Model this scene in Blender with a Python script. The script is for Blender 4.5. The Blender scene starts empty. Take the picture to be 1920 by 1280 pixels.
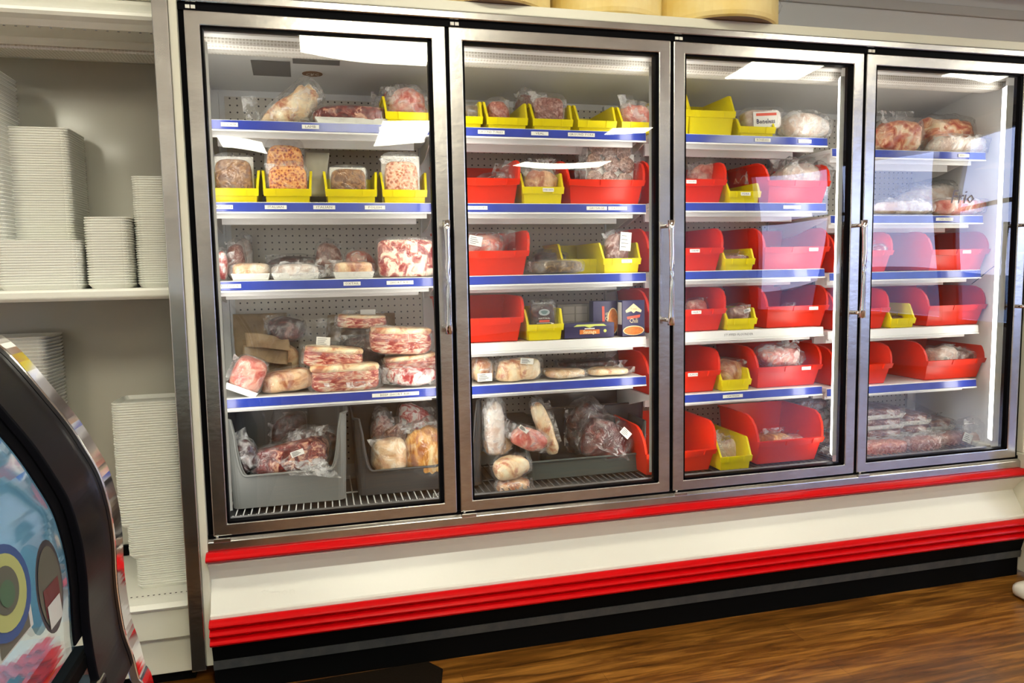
import bpy, bmesh, math, random
from mathutils import Vector, Matrix, noise
random.seed(7)
SC=bpy.context.scene; COL=SC.collection
P=0.785; B=0.5                      # door pitch, height of the door bottoms above the floor
# ---------------------------------------------------------------- camera
CAM=Vector((.353,-2.430,B+.8127)); F=1400.0
yaw,pit,rol=math.radians(-14.452),math.radians(-5.436),math.radians(-1.038)
fw=Vector((-math.sin(yaw)*math.cos(pit),math.cos(yaw)*math.cos(pit),math.sin(pit)))
rt=Vector((math.cos(yaw),math.sin(yaw),0)); up=rt.cross(fw)
RT=rt*math.cos(rol)+up*math.sin(rol); UP=-rt*math.sin(rol)+up*math.cos(rol)
cd=bpy.data.cameras.new('camera'); cam=bpy.data.objects.new('camera',cd); COL.objects.link(cam)
cam.matrix_world=Matrix(((RT.x,UP.x,-fw.x,CAM.x),(RT.y,UP.y,-fw.y,CAM.y),(RT.z,UP.z,-fw.z,CAM.z),(0,0,0,1)))
cd.sensor_width=36; cd.lens=F/1920*36; cd.clip_start=.02; SC.camera=cam
def ray(x,y): return fw+RT*((x-960)/F)-UP*((y-640)/F)
def onY(x,y,Y): d=ray(x,y); return CAM+d*((Y-CAM.y)/d.y)
def onZ(x,y,Z): d=ray(x,y); return CAM+d*((Z-CAM.z)/d.z)
# ---------------------------------------------------------------- materials
MATS={}
def newmat(name):
    m=bpy.data.materials.new(name); m.use_nodes=True; nt=m.node_tree; nt.nodes.clear()
    o=nt.nodes.new('ShaderNodeOutputMaterial'); MATS[name]=m; return m,nt,o
def N(nt,t,**k):
    n=nt.nodes.new(t)
    for a,b in k.items():
        if a in n.inputs: n.inputs[a].default_value=b
        else: setattr(n,a,b)
    return n
def c4(c): return (c[0],c[1],c[2],1)
def pbr(name,col,rough=.5,metal=0,bump=0,bscale=60,col2=None,cscale=8,stretch=(1,1,1),spec=.5,coat=0,detail=4,contrast=(.35,.65),coord='Object'):
    m,nt,o=newmat(name); p=N(nt,'ShaderNodeBsdfPrincipled'); nt.links.new(p.outputs[0],o.inputs[0])
    p.inputs['Base Color'].default_value=c4(col); p.inputs['Roughness'].default_value=rough; p.inputs['Metallic'].default_value=metal
    p.inputs['Specular IOR Level'].default_value=spec; p.inputs['Coat Weight'].default_value=coat; p.inputs['Coat Roughness'].default_value=.08
    tc=N(nt,'ShaderNodeTexCoord'); mp=N(nt,'ShaderNodeMapping'); mp.inputs['Scale'].default_value=stretch
    nt.links.new(tc.outputs[coord],mp.inputs[0])
    if col2:
        n=N(nt,'ShaderNodeTexNoise'); n.inputs['Scale'].default_value=cscale; n.inputs['Detail'].default_value=detail; n.inputs['Roughness'].default_value=.6
        r=N(nt,'ShaderNodeValToRGB'); r.color_ramp.elements[0].position=contrast[0]; r.color_ramp.elements[1].position=contrast[1]
        r.color_ramp.elements[0].color=c4(col); r.color_ramp.elements[1].color=c4(col2)
        nt.links.new(mp.outputs[0],n.inputs[0]); nt.links.new(n.outputs[0],r.inputs[0]); nt.links.new(r.outputs[0],p.inputs['Base Color'])
    if bump:
        n=N(nt,'ShaderNodeTexNoise'); n.inputs['Scale'].default_value=bscale; n.inputs['Detail'].default_value=3
        b=N(nt,'ShaderNodeBump'); b.inputs['Strength'].default_value=bump; b.inputs['Distance'].default_value=.004
        nt.links.new(mp.outputs[0],n.inputs[0]); nt.links.new(n.outputs[0],b.inputs['Height']); nt.links.new(b.outputs[0],p.inputs['Normal'])
    return m
def emit(name,col,s):
    m,nt,o=newmat(name); e=N(nt,'ShaderNodeEmission'); e.inputs[0].default_value=c4(col); e.inputs[1].default_value=s; nt.links.new(e.outputs[0],o.inputs[0]); return m
STEEL=pbr('brushed_steel',(.64,.625,.60),.25,1,bump=.12,bscale=30,col2=(.50,.48,.46),cscale=5,stretch=(1,1,1.5))
STEELD=pbr('dark_steel',(.30,.28,.27),.25,1,bump=.1,bscale=20,col2=(.2,.19,.18),cscale=4)
CHROME=pbr('chrome',(.85,.85,.87),.08,1)
BLACK=pbr('black_rubber',(.004,.004,.005),.45,spec=.2)
BLACKG=pbr('black_gloss',(.012,.012,.013),.18,coat=.5)
DARKP=pbr('dark_kick_paint',(.004,.004,.004),.45,spec=.2)
GREYSTRIP=pbr('grey_bumper_strip',(.05,.053,.055),.5,col2=(.075,.075,.07),cscale=20,spec=.3)
WHITE=pbr('white_enamel',(.84,.83,.75),.3,bump=.04,bscale=8)
CREAM=pbr('cream_enamel',(.74,.72,.60),.35)
LINER=pbr('white_liner',(.74,.75,.74),.35)
WALLM=pbr('wall_paint',(.78,.79,.78),.6)
CEILM=pbr('ceiling_paint',(.75,.75,.72),.8)
SHELFM=pbr('shelf_white',(.80,.80,.78),.35)
REDR=pbr('red_rail',(.66,.0015,.004),.28,spec=.2)
BLUE=pbr('blue_strip',(.012,.035,.30),.25,coat=.4,col2=(.02,.05,.38),cscale=12)
PAPER=pbr('label_paper',(.82,.82,.76),.6)
INK=pbr('label_ink',(.12,.12,.12),.6)
FOAM=pbr('foam_tray',(.93,.93,.86),.7,bump=.1,bscale=300)
TUBG=pbr('grey_tub_plastic',(.17,.175,.165),.42,bump=.06,bscale=200)
TUBD=pbr('dark_tub_plastic',(.035,.036,.036),.4)
TUBGR=pbr('green_grey_tub_plastic',(.06,.075,.068),.4)
BLKBOX=pbr('black_box_plastic',(.012,.012,.012),.3)
CHEESE=pbr('yellow_rind',(.88,.66,.22),.5,col2=(.94,.78,.38),cscale=5,bump=.1,bscale=40)
CHEESE_SHADE=pbr('underside_shade',(.30,.20,.14),.6)  # brown shadow under the wheels, painted on their bottom faces
KRAFT=pbr('kraft_paper',(.34,.24,.13),.75,col2=(.22,.15,.08),cscale=14,bump=.3,bscale=30)
DWIRE=pbr('dark_wire',(.10,.10,.10),.5)
WIRE=pbr('white_wire',(.75,.76,.74),.35)
PAN=pbr('grey_pan',(.10,.10,.10),.5)
def plastic(name,col,tr):
    m,nt,o=newmat(name); p=N(nt,'ShaderNodeBsdfPrincipled'); p.inputs['Base Color'].default_value=c4(col); p.inputs['Roughness'].default_value=.33
    t=N(nt,'ShaderNodeBsdfTranslucent'); t.inputs[0].default_value=c4(tr); x=N(nt,'ShaderNodeMixShader'); x.inputs[0].default_value=.36
    nt.links.new(p.outputs[0],x.inputs[1]); nt.links.new(t.outputs[0],x.inputs[2]); nt.links.new(x.outputs[0],o.inputs[0]); return m
REDB=plastic('red_bin_plastic',(.86,.034,.004),(1.0,.13,.01))
YELB=plastic('yellow_bin_plastic',(.93,.82,.002),(1.0,.90,.02))
def facing_fac(nt,base,k1,normal=None):
    lw=N(nt,'ShaderNodeLayerWeight'); lw.inputs[0].default_value=.5
    if normal is not None: nt.links.new(normal,lw.inputs['Normal'])
    pw=N(nt,'ShaderNodeMath',operation='POWER'); pw.inputs[1].default_value=3.0; nt.links.new(lw.outputs['Facing'],pw.inputs[0])
    k=N(nt,'ShaderNodeMath',operation='MULTIPLY_ADD'); k.inputs[1].default_value=k1; k.inputs[2].default_value=base; k.use_clamp=True; nt.links.new(pw.outputs[0],k.inputs[0]); return k
def glassmat(name,tint=(1,1,1),mul=1.8,add=0.0,rough=0.0,bump=0,bs=3):
    m,nt,o=newmat(name); t=N(nt,'ShaderNodeBsdfTransparent'); t.inputs[0].default_value=c4(tint)
    g=N(nt,'ShaderNodeBsdfGlossy'); g.inputs['Roughness'].default_value=rough; g.inputs['Color'].default_value=(1,1,1,1)
    k=facing_fac(nt,.04*mul+add,.96)
    x=N(nt,'ShaderNodeMixShader'); nt.links.new(k.outputs[0],x.inputs[0])
    nt.links.new(t.outputs[0],x.inputs[1]); nt.links.new(g.outputs[0],x.inputs[2]); nt.links.new(x.outputs[0],o.inputs[0])
    if bump:
        tc=N(nt,'ShaderNodeTexCoord'); n=N(nt,'ShaderNodeTexNoise'); n.inputs['Scale'].default_value=bs; n.inputs['Detail'].default_value=0
        b=N(nt,'ShaderNodeBump'); b.inputs['Strength'].default_value=1; b.inputs['Distance'].default_value=bump
        nt.links.new(tc.outputs['Object'],n.inputs[0]); nt.links.new(n.outputs[0],b.inputs['Height']); nt.links.new(b.outputs[0],g.inputs['Normal'])
    return m
GLASS=glassmat('door_glass',(.95,.96,.95),1.9,0.0,bump=.012,bs=1.6)
DELIG=glassmat('curved_glass',(.75,.88,.95),2.5,.0,rough=.03,bump=.02,bs=3)  # blue reflection is put into the tint of the glass
CLEARB=glassmat('clear_acrylic',(.93,.95,.95),1.2)
def film(name,haze=.12,tint=(.97,.97,.97),hc=(.85,.85,.85)):
    m,nt,o=newmat(name); t=N(nt,'ShaderNodeBsdfTransparent'); t.inputs[0].default_value=c4(tint)
    d=N(nt,'ShaderNodeBsdfDiffuse'); d.inputs[0].default_value=c4(hc)
    g=N(nt,'ShaderNodeBsdfGlossy'); g.inputs['Roughness'].default_value=.12
    tc=N(nt,'ShaderNodeTexCoord'); n=N(nt,'ShaderNodeTexNoise'); n.inputs['Scale'].default_value=26; n.inputs['Detail'].default_value=3; n.inputs['Distortion'].default_value=1.2
    b=N(nt,'ShaderNodeBump'); b.inputs['Strength'].default_value=.9; b.inputs['Distance'].default_value=.012
    nt.links.new(tc.outputs['Object'],n.inputs[0]); nt.links.new(n.outputs[0],b.inputs['Height']); nt.links.new(b.outputs[0],g.inputs['Normal'])
    r=N(nt,'ShaderNodeMapRange'); r.inputs[1].default_value=.45; r.inputs[2].default_value=.72; r.inputs[3].default_value=haze*.08; r.inputs[4].default_value=haze*2.2
    nt.links.new(n.outputs[0],r.inputs[0])
    x1=N(nt,'ShaderNodeMixShader'); nt.links.new(r.outputs[0],x1.inputs[0]); nt.links.new(t.outputs[0],x1.inputs[1]); nt.links.new(d.outputs[0],x1.inputs[2])
    k=facing_fac(nt,.045,.26,b.outputs[0])
    x2=N(nt,'ShaderNodeMixShader'); nt.links.new(k.outputs[0],x2.inputs[0]); nt.links.new(x1.outputs[0],x2.inputs[1]); nt.links.new(g.outputs[0],x2.inputs[2])
    nt.links.new(x2.outputs[0],o.inputs[0]); return m
FILME=film('bag_end_film',.34)
FILM=film('plastic_film',.085); FILMH=film('cloudy_plastic_film',.22)
def meat(name,c1,c2,c3,scale=30,pos=(.40,.52,.62),stretch=(1,1,1),rough=.35,vor=False):
    c1,c2,c3=[tuple(min(1,v**1.38*1.06) for v in c) for c in (c1,c2,c3)]
    m,nt,o=newmat(name); p=N(nt,'ShaderNodeBsdfPrincipled'); p.inputs['Roughness'].default_value=rough; nt.links.new(p.outputs[0],o.inputs[0])
    tc=N(nt,'ShaderNodeTexCoord'); mp=N(nt,'ShaderNodeMapping'); mp.inputs['Scale'].default_value=stretch; nt.links.new(tc.outputs['Object'],mp.inputs[0])
    n=N(nt,'ShaderNodeTexNoise'); n.inputs['Scale'].default_value=scale; n.inputs['Detail'].default_value=5; n.inputs['Roughness'].default_value=.62; n.inputs['Distortion'].default_value=.9
    nt.links.new(mp.outputs[0],n.inputs[0]); src=n.outputs[0]
    if vor:
        v=N(nt,'ShaderNodeTexVoronoi'); v.inputs['Scale'].default_value=scale*1.3; nt.links.new(mp.outputs[0],v.inputs[0])
        a=N(nt,'ShaderNodeMath',operation='MULTIPLY_ADD'); a.inputs[1].default_value=.5; nt.links.new(v.outputs[0],a.inputs[0]); 
        s=N(nt,'ShaderNodeMath',operation='MULTIPLY'); s.inputs[1].default_value=.65; nt.links.new(n.outputs[0],s.inputs[0]); nt.links.new(s.outputs[0],a.inputs[2]); src=a.outputs[0]
    r=N(nt,'ShaderNodeValToRGB'); e=r.color_ramp.elements; e[0].position=pos[0]; e[0].color=c4(c1); e[1].position=pos[2]; e[1].color=c4(c3)
    k=e.new(pos[1]); k.color=c4(c2); nt.links.new(src,r.inputs[0]); nt.links.new(r.outputs[0],p.inputs['Base Color'])
    b=N(nt,'ShaderNodeBump'); b.inputs['Strength'].default_value=.6; b.inputs['Distance'].default_value=.006; nt.links.new(src,b.inputs['Height']); nt.links.new(b.outputs[0],p.inputs['Normal'])
    return m
M_={
'marbled':meat('marbled_beef',(.16,.006,.008),(.34,.03,.03),(.80,.52,.38),34),
'dark':meat('dark_meat',(.035,.007,.005),(.09,.016,.012),(.22,.07,.05),22),
'roast':meat('red_roast',(.07,.002,.002),(.15,.006,.006),(.34,.08,.05),26,(.35,.55,.70)),
'orange':meat('orange_sausage',(.38,.06,.01),(.68,.22,.03),(.85,.50,.18),85,vor=True),
'brown':meat('brown_sausage',(.22,.10,.03),(.38,.20,.07),(.52,.33,.14),60),
'light':meat('light_sausage',(.50,.16,.07),(.72,.36,.20),(.82,.58,.42),70,vor=True),
'patty':meat('grey_patty',(.20,.11,.08),(.40,.25,.19),(.62,.46,.38),75),
'ground':meat('ground_beef',(.28,.09,.07),(.42,.20,.16),(.58,.38,.32),80),
'groundpink':meat('ground_pink',(.45,.13,.09),(.62,.26,.19),(.70,.42,.34),70),
'pink':meat('pink_meat',(.60,.17,.14),(.75,.36,.29),(.82,.58,.48),24),
'fat':meat('cream_fat',(.62,.28,.16),(.90,.70,.46),(.95,.86,.66),12,(.37,.46,.60)),
'rib':meat('rib_side',(.42,.04,.04),(.72,.30,.22),(.88,.72,.56),26,(.40,.50,.60),(1,1,3.5)),
'oxtail':meat('oxtail',(.40,.02,.03),(.75,.35,.28),(.92,.84,.70),30,(.42,.5,.56)),
'redwhite':meat('red_white_meat',(.50,.015,.03),(.75,.30,.28),(.92,.86,.82),26,(.44,.5,.56)),
'pale':meat('pale_poultry',(.66,.42,.25),(.80,.62,.42),(.88,.80,.68),18),
'chick':meat('chicken_parts',(.55,.12,.06),(.78,.42,.25),(.88,.72,.52),20),
'gold':meat('golden_skin',(.50,.20,.04),(.78,.45,.13),(.88,.72,.42),18,stretch=(1.5,1,.5)),
'white':meat('white_fish',(.66,.52,.44),(.82,.76,.70),(.90,.88,.84),14),
'tan':meat('tan_slab',(.52,.22,.12),(.86,.62,.40),(.92,.78,.56),10),
'olive':meat('olive_sausage',(.10,.06,.015),(.22,.14,.04),(.40,.28,.10),40),
'gravel':meat('packed_brown',(.18,.06,.04),(.35,.16,.11),(.62,.48,.42),28),
}
for nm in ('dark_kick_paint','black_rubber'):
    for n_ in MATS[nm].node_tree.nodes:
        if n_.type=='BSDF_PRINCIPLED': n_.inputs['IOR'].default_value=1.15
# ---------------------------------------------------------------- helpers
def link(name,me,parent=None,loc=(0,0,0),rot=(0,0,0)):
    o=bpy.data.objects.new(name,me); COL.objects.link(o); o.parent=parent; o.location=loc; o.rotation_euler=rot; return o
def tag(o,label,cat,group=None,kind=None):
    if label and len(label.split())>16: print('LONG',label)
    if label: o['label']=label
    if cat: o['category']=cat
    if group: o['group']=group
    if kind: o['kind']=kind
    return o
def empty(name,label,cat,loc=(0,0,0),rot=(0,0,0),group=None):
    o=bpy.data.objects.new(name,None); o.empty_display_size=.02; COL.objects.link(o); o.location=loc; o.rotation_euler=rot; return tag(o,label,cat,group)
class MB:
    def __init__(s): s.v=[]; s.f=[]; s.m=[]
    def add(s,vs,fs,mi=0):
        n=len(s.v); s.v+= [tuple(v) for v in vs]; s.f+=[tuple(i+n for i in f) for f in fs]; s.m+=[mi]*len(fs); return s
    def box(s,x0,x1,y0,y1,z0,z1,mi=0):
        return s.add([(x0,y0,z0),(x1,y0,z0),(x1,y1,z0),(x0,y1,z0),(x0,y0,z1),(x1,y0,z1),(x1,y1,z1),(x0,y1,z1)],
            [(3,2,1,0),(4,5,6,7),(0,1,5,4),(1,2,6,5),(2,3,7,6),(3,0,4,7)],mi)
    def prism(s,poly,a,b,axis='x',mi=0):   # poly of (u,v); axis x: (y,z); axis y: (x,z); axis z: (x,y)
        n=len(poly); mk={'x':lambda t,u,v:(t,u,v),'y':lambda t,u,v:(u,t,v),'z':lambda t,u,v:(u,v,t)}[axis]
        vs=[mk(a,u,v) for u,v in poly]+[mk(b,u,v) for u,v in poly]
        fs=[tuple(range(n))[::-1],tuple(range(n,2*n))]+[(i,(i+1)%n,(i+1)%n+n,i+n) for i in range(n)]
        return s.add(vs,fs,mi)
    def strip(s,pts,a,b,axis='y',t=.003,mi=0): # open polyline thick sheet extruded
        q=[]
        for i,p in enumerate(pts):
            p0=Vector(pts[max(i-1,0)]); p1=Vector(pts[min(i+1,len(pts)-1)]); d=(p1-p0).normalized(); q.append((p[0]-d.y*t,p[1]+d.x*t))
        return s.prism(list(pts)+q[::-1],a,b,axis,mi)
    def tube(s,pts,r,n=8,mi=0):
        pts=[Vector(p) for p in pts]; rings=[]
        for i,p in enumerate(pts):
            d=(pts[min(i+1,len(pts)-1)]-pts[max(i-1,0)]).normalized(); a=d.cross(Vector((0,0,1)))
            if a.length<.01: a=d.cross(Vector((1,0,0)))
            a.normalize(); b=d.cross(a); rr=r[i] if isinstance(r,(list,tuple)) else r
            rings.append([p+(a*math.cos(2*math.pi*k/n)+b*math.sin(2*math.pi*k/n))*rr for k in range(n)])
        vs=[v for g in rings for v in g]; m=len(rings)
        fs=[(i*n+k,i*n+(k+1)%n,(i+1)*n+(k+1)%n,(i+1)*n+k) for i in range(m-1) for k in range(n)]+[tuple(range(n))[::-1],tuple(range((m-1)*n,m*n))]
        return s.add(vs,fs,mi)
    def mesh(s,name,mats,smooth=False,bevel=0):
        me=bpy.data.meshes.new(name); me.from_pydata(s.v,[],s.f)
        for m in (mats if isinstance(mats,(list,tuple)) else [mats]): me.materials.append(m)
        me.polygons.foreach_set('material_index',s.m)
        bm=bmesh.new(); bm.from_mesh(me); bmesh.ops.recalc_face_normals(bm,faces=bm.faces)
        if bevel: 
            es=[e for e in bm.edges if len(e.link_faces)==2 and e.calc_face_angle(0)>.6]
            bmesh.ops.bevel(bm,geom=es,offset=bevel,segments=2,profile=.5,affect='EDGES',clamp_overlap=True)
        bm.to_mesh(me); bm.free()
        if smooth: me.polygons.foreach_set('use_smooth',[True]*len(me.polygons))
        return me
    def build(s,name,mats,parent=None,smooth=False,bevel=0,loc=(0,0,0),rot=(0,0,0)):
        return link(name,s.mesh(name,mats,smooth,bevel),parent,loc,rot)
def text_mesh(mb,txt,size,cx,y,cz,mi=1,xs=1.0,face='-y',rz=0,off=0.0):
    cu=bpy.data.curves.new('t','FONT'); cu.body=txt; cu.size=size; cu.align_x='CENTER'; cu.align_y='CENTER'; cu.resolution_u=1; cu.offset=off
    o=bpy.data.objects.new('t',cu); me=bpy.data.meshes.new_from_object(o)
    c,s=math.cos(rz),math.sin(rz)
    vs=[]
    for v in me.vertices:
        a,b=v.co.x*xs,v.co.y; a,b=a*c-b*s,a*s+b*c
        vs.append((cx+a,y,cz+b))
    mb.add(vs,[tuple(p.vertices) for p in me.polygons],mi)
    bpy.data.objects.remove(o); bpy.data.curves.remove(cu); bpy.data.meshes.remove(me)
def nz(p,s): return noise.noise(Vector(p)*s)
def superell(w,d,h,e=.7,nu=28,nv=14,amp=.0,fr=8,seed=0,flat=True,crease=0):
    vs=[];fs=[]; sg=lambda c,e:math.copysign(abs(c)**e,c)
    for j in range(nv+1):
        ph=-math.pi/2+math.pi*j/nv
        for i in range(nu):
            th=2*math.pi*i/nu
            x=sg(math.cos(ph),e)*sg(math.cos(th),e)*w/2; y=sg(math.cos(ph),e)*sg(math.sin(th),e)*d/2; z=sg(math.sin(ph),e)*h/2
            p=Vector((x,y,z)); q=(p+Vector((seed*3.1,seed*1.7,seed*.9)))
            k=1+amp*noise.noise(q*fr)+amp*.6*noise.noise(q*fr*2.5)+amp*.28*noise.noise(q*fr*6)
            if crease: k+=crease*(.5-abs(noise.noise(q*fr*2.0)))*1.0+crease*.6*(.5-abs(noise.noise(q*fr*4.5)))
            p=p*k; p.z+=h/2
            if flat: p.z=max(p.z,0.0+.0004*(i%2))
            vs.append(p)
    for j in range(nv):
        for i in range(nu): fs.append((j*nu+i,j*nu+(i+1)%nu,(j+1)*nu+(i+1)%nu,(j+1)*nu+i))
    return vs,fs
def sheet(mb,o,u,v,nu=10,nv=8,amp=.01,fr=30,seed=0,mi=0):
    o,u,v=Vector(o),Vector(u),Vector(v); n=u.cross(v).normalized(); vs=[]
    for j in range(nv+1):
        for i in range(nu+1):
            a,b=i/nu,j/nv; p=o+u*a+v*b; q=p+Vector((seed*2.3,seed,seed*.7))
            p=p+n*amp*(noise.noise(q*fr)+.6*(abs(noise.noise(q*fr*1.9))-.3))*min(1,b*3+.15); p+=u*(.10*b*noise.noise(q*fr*.5)); vs.append(p)
    fs=[(j*(nu+1)+i,j*(nu+1)+i+1,(j+1)*(nu+1)+i+1,(j+1)*(nu+1)+i) for j in range(nv) for i in range(nu)]
    mb.add(vs,fs,mi)
DN={1:'first glass door',2:'second glass door',3:'third glass door',4:'fourth glass door'}
SN={1:'top shelf',2:'second shelf',3:'third shelf',4:'fourth shelf',5:'fifth shelf',0:'bottom deck'}
def where(d,s): return f"on {SN[s]} behind {DN[d]}"
SZ={(1,1):1.317,(1,2):1.053,(1,3):.795,(1,4):.403,
    (2,1):1.317,(2,2):1.053,(2,3):.796,(2,4):.552,(2,5):.400,
    (3,1):1.317,(3,2):1.060,(3,3):.798,(3,4):.561,(3,5):.317,
    (4,1):1.277,(4,2):1.012,(4,3):.780,(4,4):.541,(4,5):.304}
for k in SZ: SZ[k]+=B
for d in (1,2,3,4): SZ[(d,0)]=B+.012
YS=.20                               # shelf front edge
# ---------------------------------------------------------------- freezer
fz=empty('display_freezer','long stainless four-door upright display freezer with red rails and white base','freezer',(0,0,0))
X0,X1=-.012,4*P+.012
m=MB()   # cabinet: header, end panels, rear, base body
m.box(-.078,-.035,-.02,.75,.08,B+1.69)                 # steel end panel
m.build('end_panel',STEEL,fz,bevel=.003)
m=MB(); m.box(-.035,X0,-.012,.75,.09,B+1.68); m.build('end_trim',CREAM,fz,bevel=.002)
m=MB(); m.box(X1,X1+.055,-.13,.75,.02,B+.02); m.box(X1,X1+.055,-.02,.10,B+.02,B+1.675); m.box(X1+.045,X1+.055,.10,.75,B+.02,B+1.675); m.build('end_panel',CREAM,fz,bevel=.006)
m=MB(); m.box(X0,X1,-.005,.06,B+1.612,B+1.638); m.build('header_trim',STEEL,fz,bevel=.004)
m=MB(); m.prism([(.0,B+1.638),(.004,B+1.672),(.75,B+1.672),(.75,B+1.60),(.06,B+1.60),(.06,B+1.638)],X0,X1); m.build('top_cap',CREAM,fz,bevel=.003)
m=MB(); m.box(X0,X1,.004,.045,B+1.590,B+1.612); m.box(X0,X1,.004,.045,B-.006,B+.006)
for k in range(5):
    c=k*P+(.0 if k else .0); m.box(c-.012,c+.012,.010,.044,B,B+1.60)
m.build('door_gasket',BLACK,fz)
# sill under doors
m=MB(); m.prism([(-.012,B-.040),(-.012,B-.014),(.0,B-.006),(.20,B-.004),(.20,B-.06),(0,B-.06)],X0,X1); m.build('door_sill',STEEL,fz,bevel=.002)
# red rail
def round_rail(z0,z1,yf,bul,n=8):
    return [(yf+bul*(1-math.sin(math.pi*i/n)),z0+(z1-z0)*i/n) for i in range(n+1)]
pr=round_rail(B-.074,B-.042,-.048,.022)
m=MB(); m.prism(pr+[(.02,B-.042),(.02,B-.074)],X0-.004,X1+.03); m.build('red_rail',REDR,fz,smooth=False,bevel=0)
# white lower panel
m=MB(); m.prism([(-.040,B-.074),(-.012,B-.105),(.018,B-.142),(-.038,B-.232),(-.045,B-.236),(-.045,B-.247),(.3,B-.247),(.3,B-.074)],X0,X1); 
m.build('lower_panel',WHITE,fz,bevel=.0015)
m=MB(); text_mesh(m,'Simon',.036,0,0,0,0,1.2); 
o=m.build('raised_script',WHITE,fz); o.location=(.19,.0135-.030,B-.195); o.rotation_euler=(math.radians(-28),0,0)
sol=o.modifiers.new('s','SOLIDIFY'); sol.thickness=.0015
# red ribbed bumper
pts=[]
for r in range(3):
    a=B-.332+r*.0285; pts+=[( -.052-.018*math.sin(math.pi*i/6), a+.0285*i/6) for i in range(0 if r==0 else 1,7)]
m=MB(); m.prism(pts+[(-.02,B-.247),(-.02,B-.332)],X0-.002,X1+.01); m.build('ribbed_bumper',REDR,fz)
m=MB(); m.prism([(-.045,B-.332),(-.030,B-.388),(.25,B-.388),(.25,B-.332)],X0,X1); m.build('kick_panel',DARKP,fz)
m=MB(); m.prism([(-.034,B-.388),(-.030,B-.418),(-.022,B-.418),(-.022,B-.388)],X0,X1); m.build('grey_kick_strip',GREYSTRIP,fz)
m=MB(); m.box(X0,X1,-.018,.7,.0,B-.40); m.box(X0,X1,.1,.7,B-.40,B-.08); m.build('plinth',DARKP,fz)
# interior liner
m=MB(); m.box(X0+.001,X1+.044,.60,.72,B-.02,B+1.60)
# perforated holes drawn as material on back panel
def perf():
    m_,nt,o=newmat('perforated_liner'); p=N(nt,'ShaderNodeBsdfPrincipled'); p.inputs['Roughness'].default_value=.4
    tc=N(nt,'ShaderNodeTexCoord'); sp=N(nt,'ShaderNodeSeparateXYZ'); nt.links.new(tc.outputs['Object'],sp.inputs[0])
    def fr(out):
        a=N(nt,'ShaderNodeMath',operation='DIVIDE'); a.inputs[1].default_value=.0254; nt.links.new(out,a.inputs[0])
        b=N(nt,'ShaderNodeMath',operation='FRACT'); nt.links.new(a.outputs[0],b.inputs[0])
        c=N(nt,'ShaderNodeMath',operation='SUBTRACT'); c.inputs[1].default_value=.5; nt.links.new(b.outputs[0],c.inputs[0])
        d=N(nt,'ShaderNodeMath',operation='MULTIPLY'); nt.links.new(c.outputs[0],d.inputs[0]); nt.links.new(c.outputs[0],d.inputs[1]); return d
    a,b=fr(sp.outputs[0]),fr(sp.outputs[2]); s=N(nt,'ShaderNodeMath',operation='ADD'); nt.links.new(a.outputs[0],s.inputs[0]); nt.links.new(b.outputs[0],s.inputs[1])
    l=N(nt,'ShaderNodeMath',operation='LESS_THAN'); l.inputs[1].default_value=.0169; nt.links.new(s.outputs[0],l.inputs[0])
    x=N(nt,'ShaderNodeMixRGB'); x.inputs[1].default_value=(.60,.565,.49,1); x.inputs[2].default_value=(.015,.012,.01,1)
    nt.links.new(l.outputs[0],x.inputs[0]); nt.links.new(x.outputs[0],p.inputs[0]); nt.links.new(p.outputs[0],o.inputs[0]); return m_
PERF=perf()
m.build('back_liner',LINER,fz)
for k in range(4):
    m=MB(); a=k*P+.045; m.box(a,a+P-.07,.590,.601,B+.05,B+1.475); m.build('perforated_panel',PERF,fz)
m=MB()
for k in range(5):                                 # slotted shelf standards
    m.box(k*P-.025 if k else X0+.004,k*P+.025 if k<4 else X1-.004,.575,.60,B+.02,B+1.49)
m.build('shelf_standards',LINER,fz)
m=MB(); m.box(X0+.001,X0+.012,.10,.60,B-.01,B+1.56); m.build('side_liner',LINER,fz)
m=MB(); m.box(X1+.034,X1+.044,.10,.60,B-.01,B+1.56); m.build('side_liner',LINER,fz)
m=MB(); m.prism([(.05,B+1.60),(.05,B+1.575),(.12,B+1.57),(.30,B+1.565),(.60,B+1.50),(.60,B+1.60)],X0,X1+.04); m.build('ceiling_liner',LINER,fz)
def gridmat():
    m_,nt,o=newmat('honeycomb_grille'); p=N(nt,'ShaderNodeBsdfPrincipled'); p.inputs['Roughness'].default_value=.4
    tc=N(nt,'ShaderNodeTexCoord'); v=N(nt,'ShaderNodeTexVoronoi'); v.inputs['Scale'].default_value=95; v.inputs['Randomness'].default_value=.15; v.feature='DISTANCE_TO_EDGE'; nt.links.new(tc.outputs['Object'],v.inputs[0])
    r=N(nt,'ShaderNodeValToRGB'); r.color_ramp.elements[0].position=.06; r.color_ramp.elements[1].position=.25; r.color_ramp.elements[0].color=(.9,.88,.82,1); r.color_ramp.elements[1].color=(.62,.58,.5,1)
    nt.links.new(v.outputs[0],r.inputs[0]); nt.links.new(r.outputs[0],p.inputs[0]); nt.links.new(p.outputs[0],o.inputs[0]); return m_
m=MB(); m.prism([(.14,B+1.57),(.14,B+1.535),(.16,B+1.525),(.235,B+1.530),(.25,B+1.57)],X0+.02,X1-.012); m.build('air_grille',gridmat(),fz)
m=MB(); m.box(X0+.02,X1-.012,.095,.135,B+1.553,B+1.575); m.build('ceiling_rail',SHELFM,fz,bevel=.004)
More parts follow.
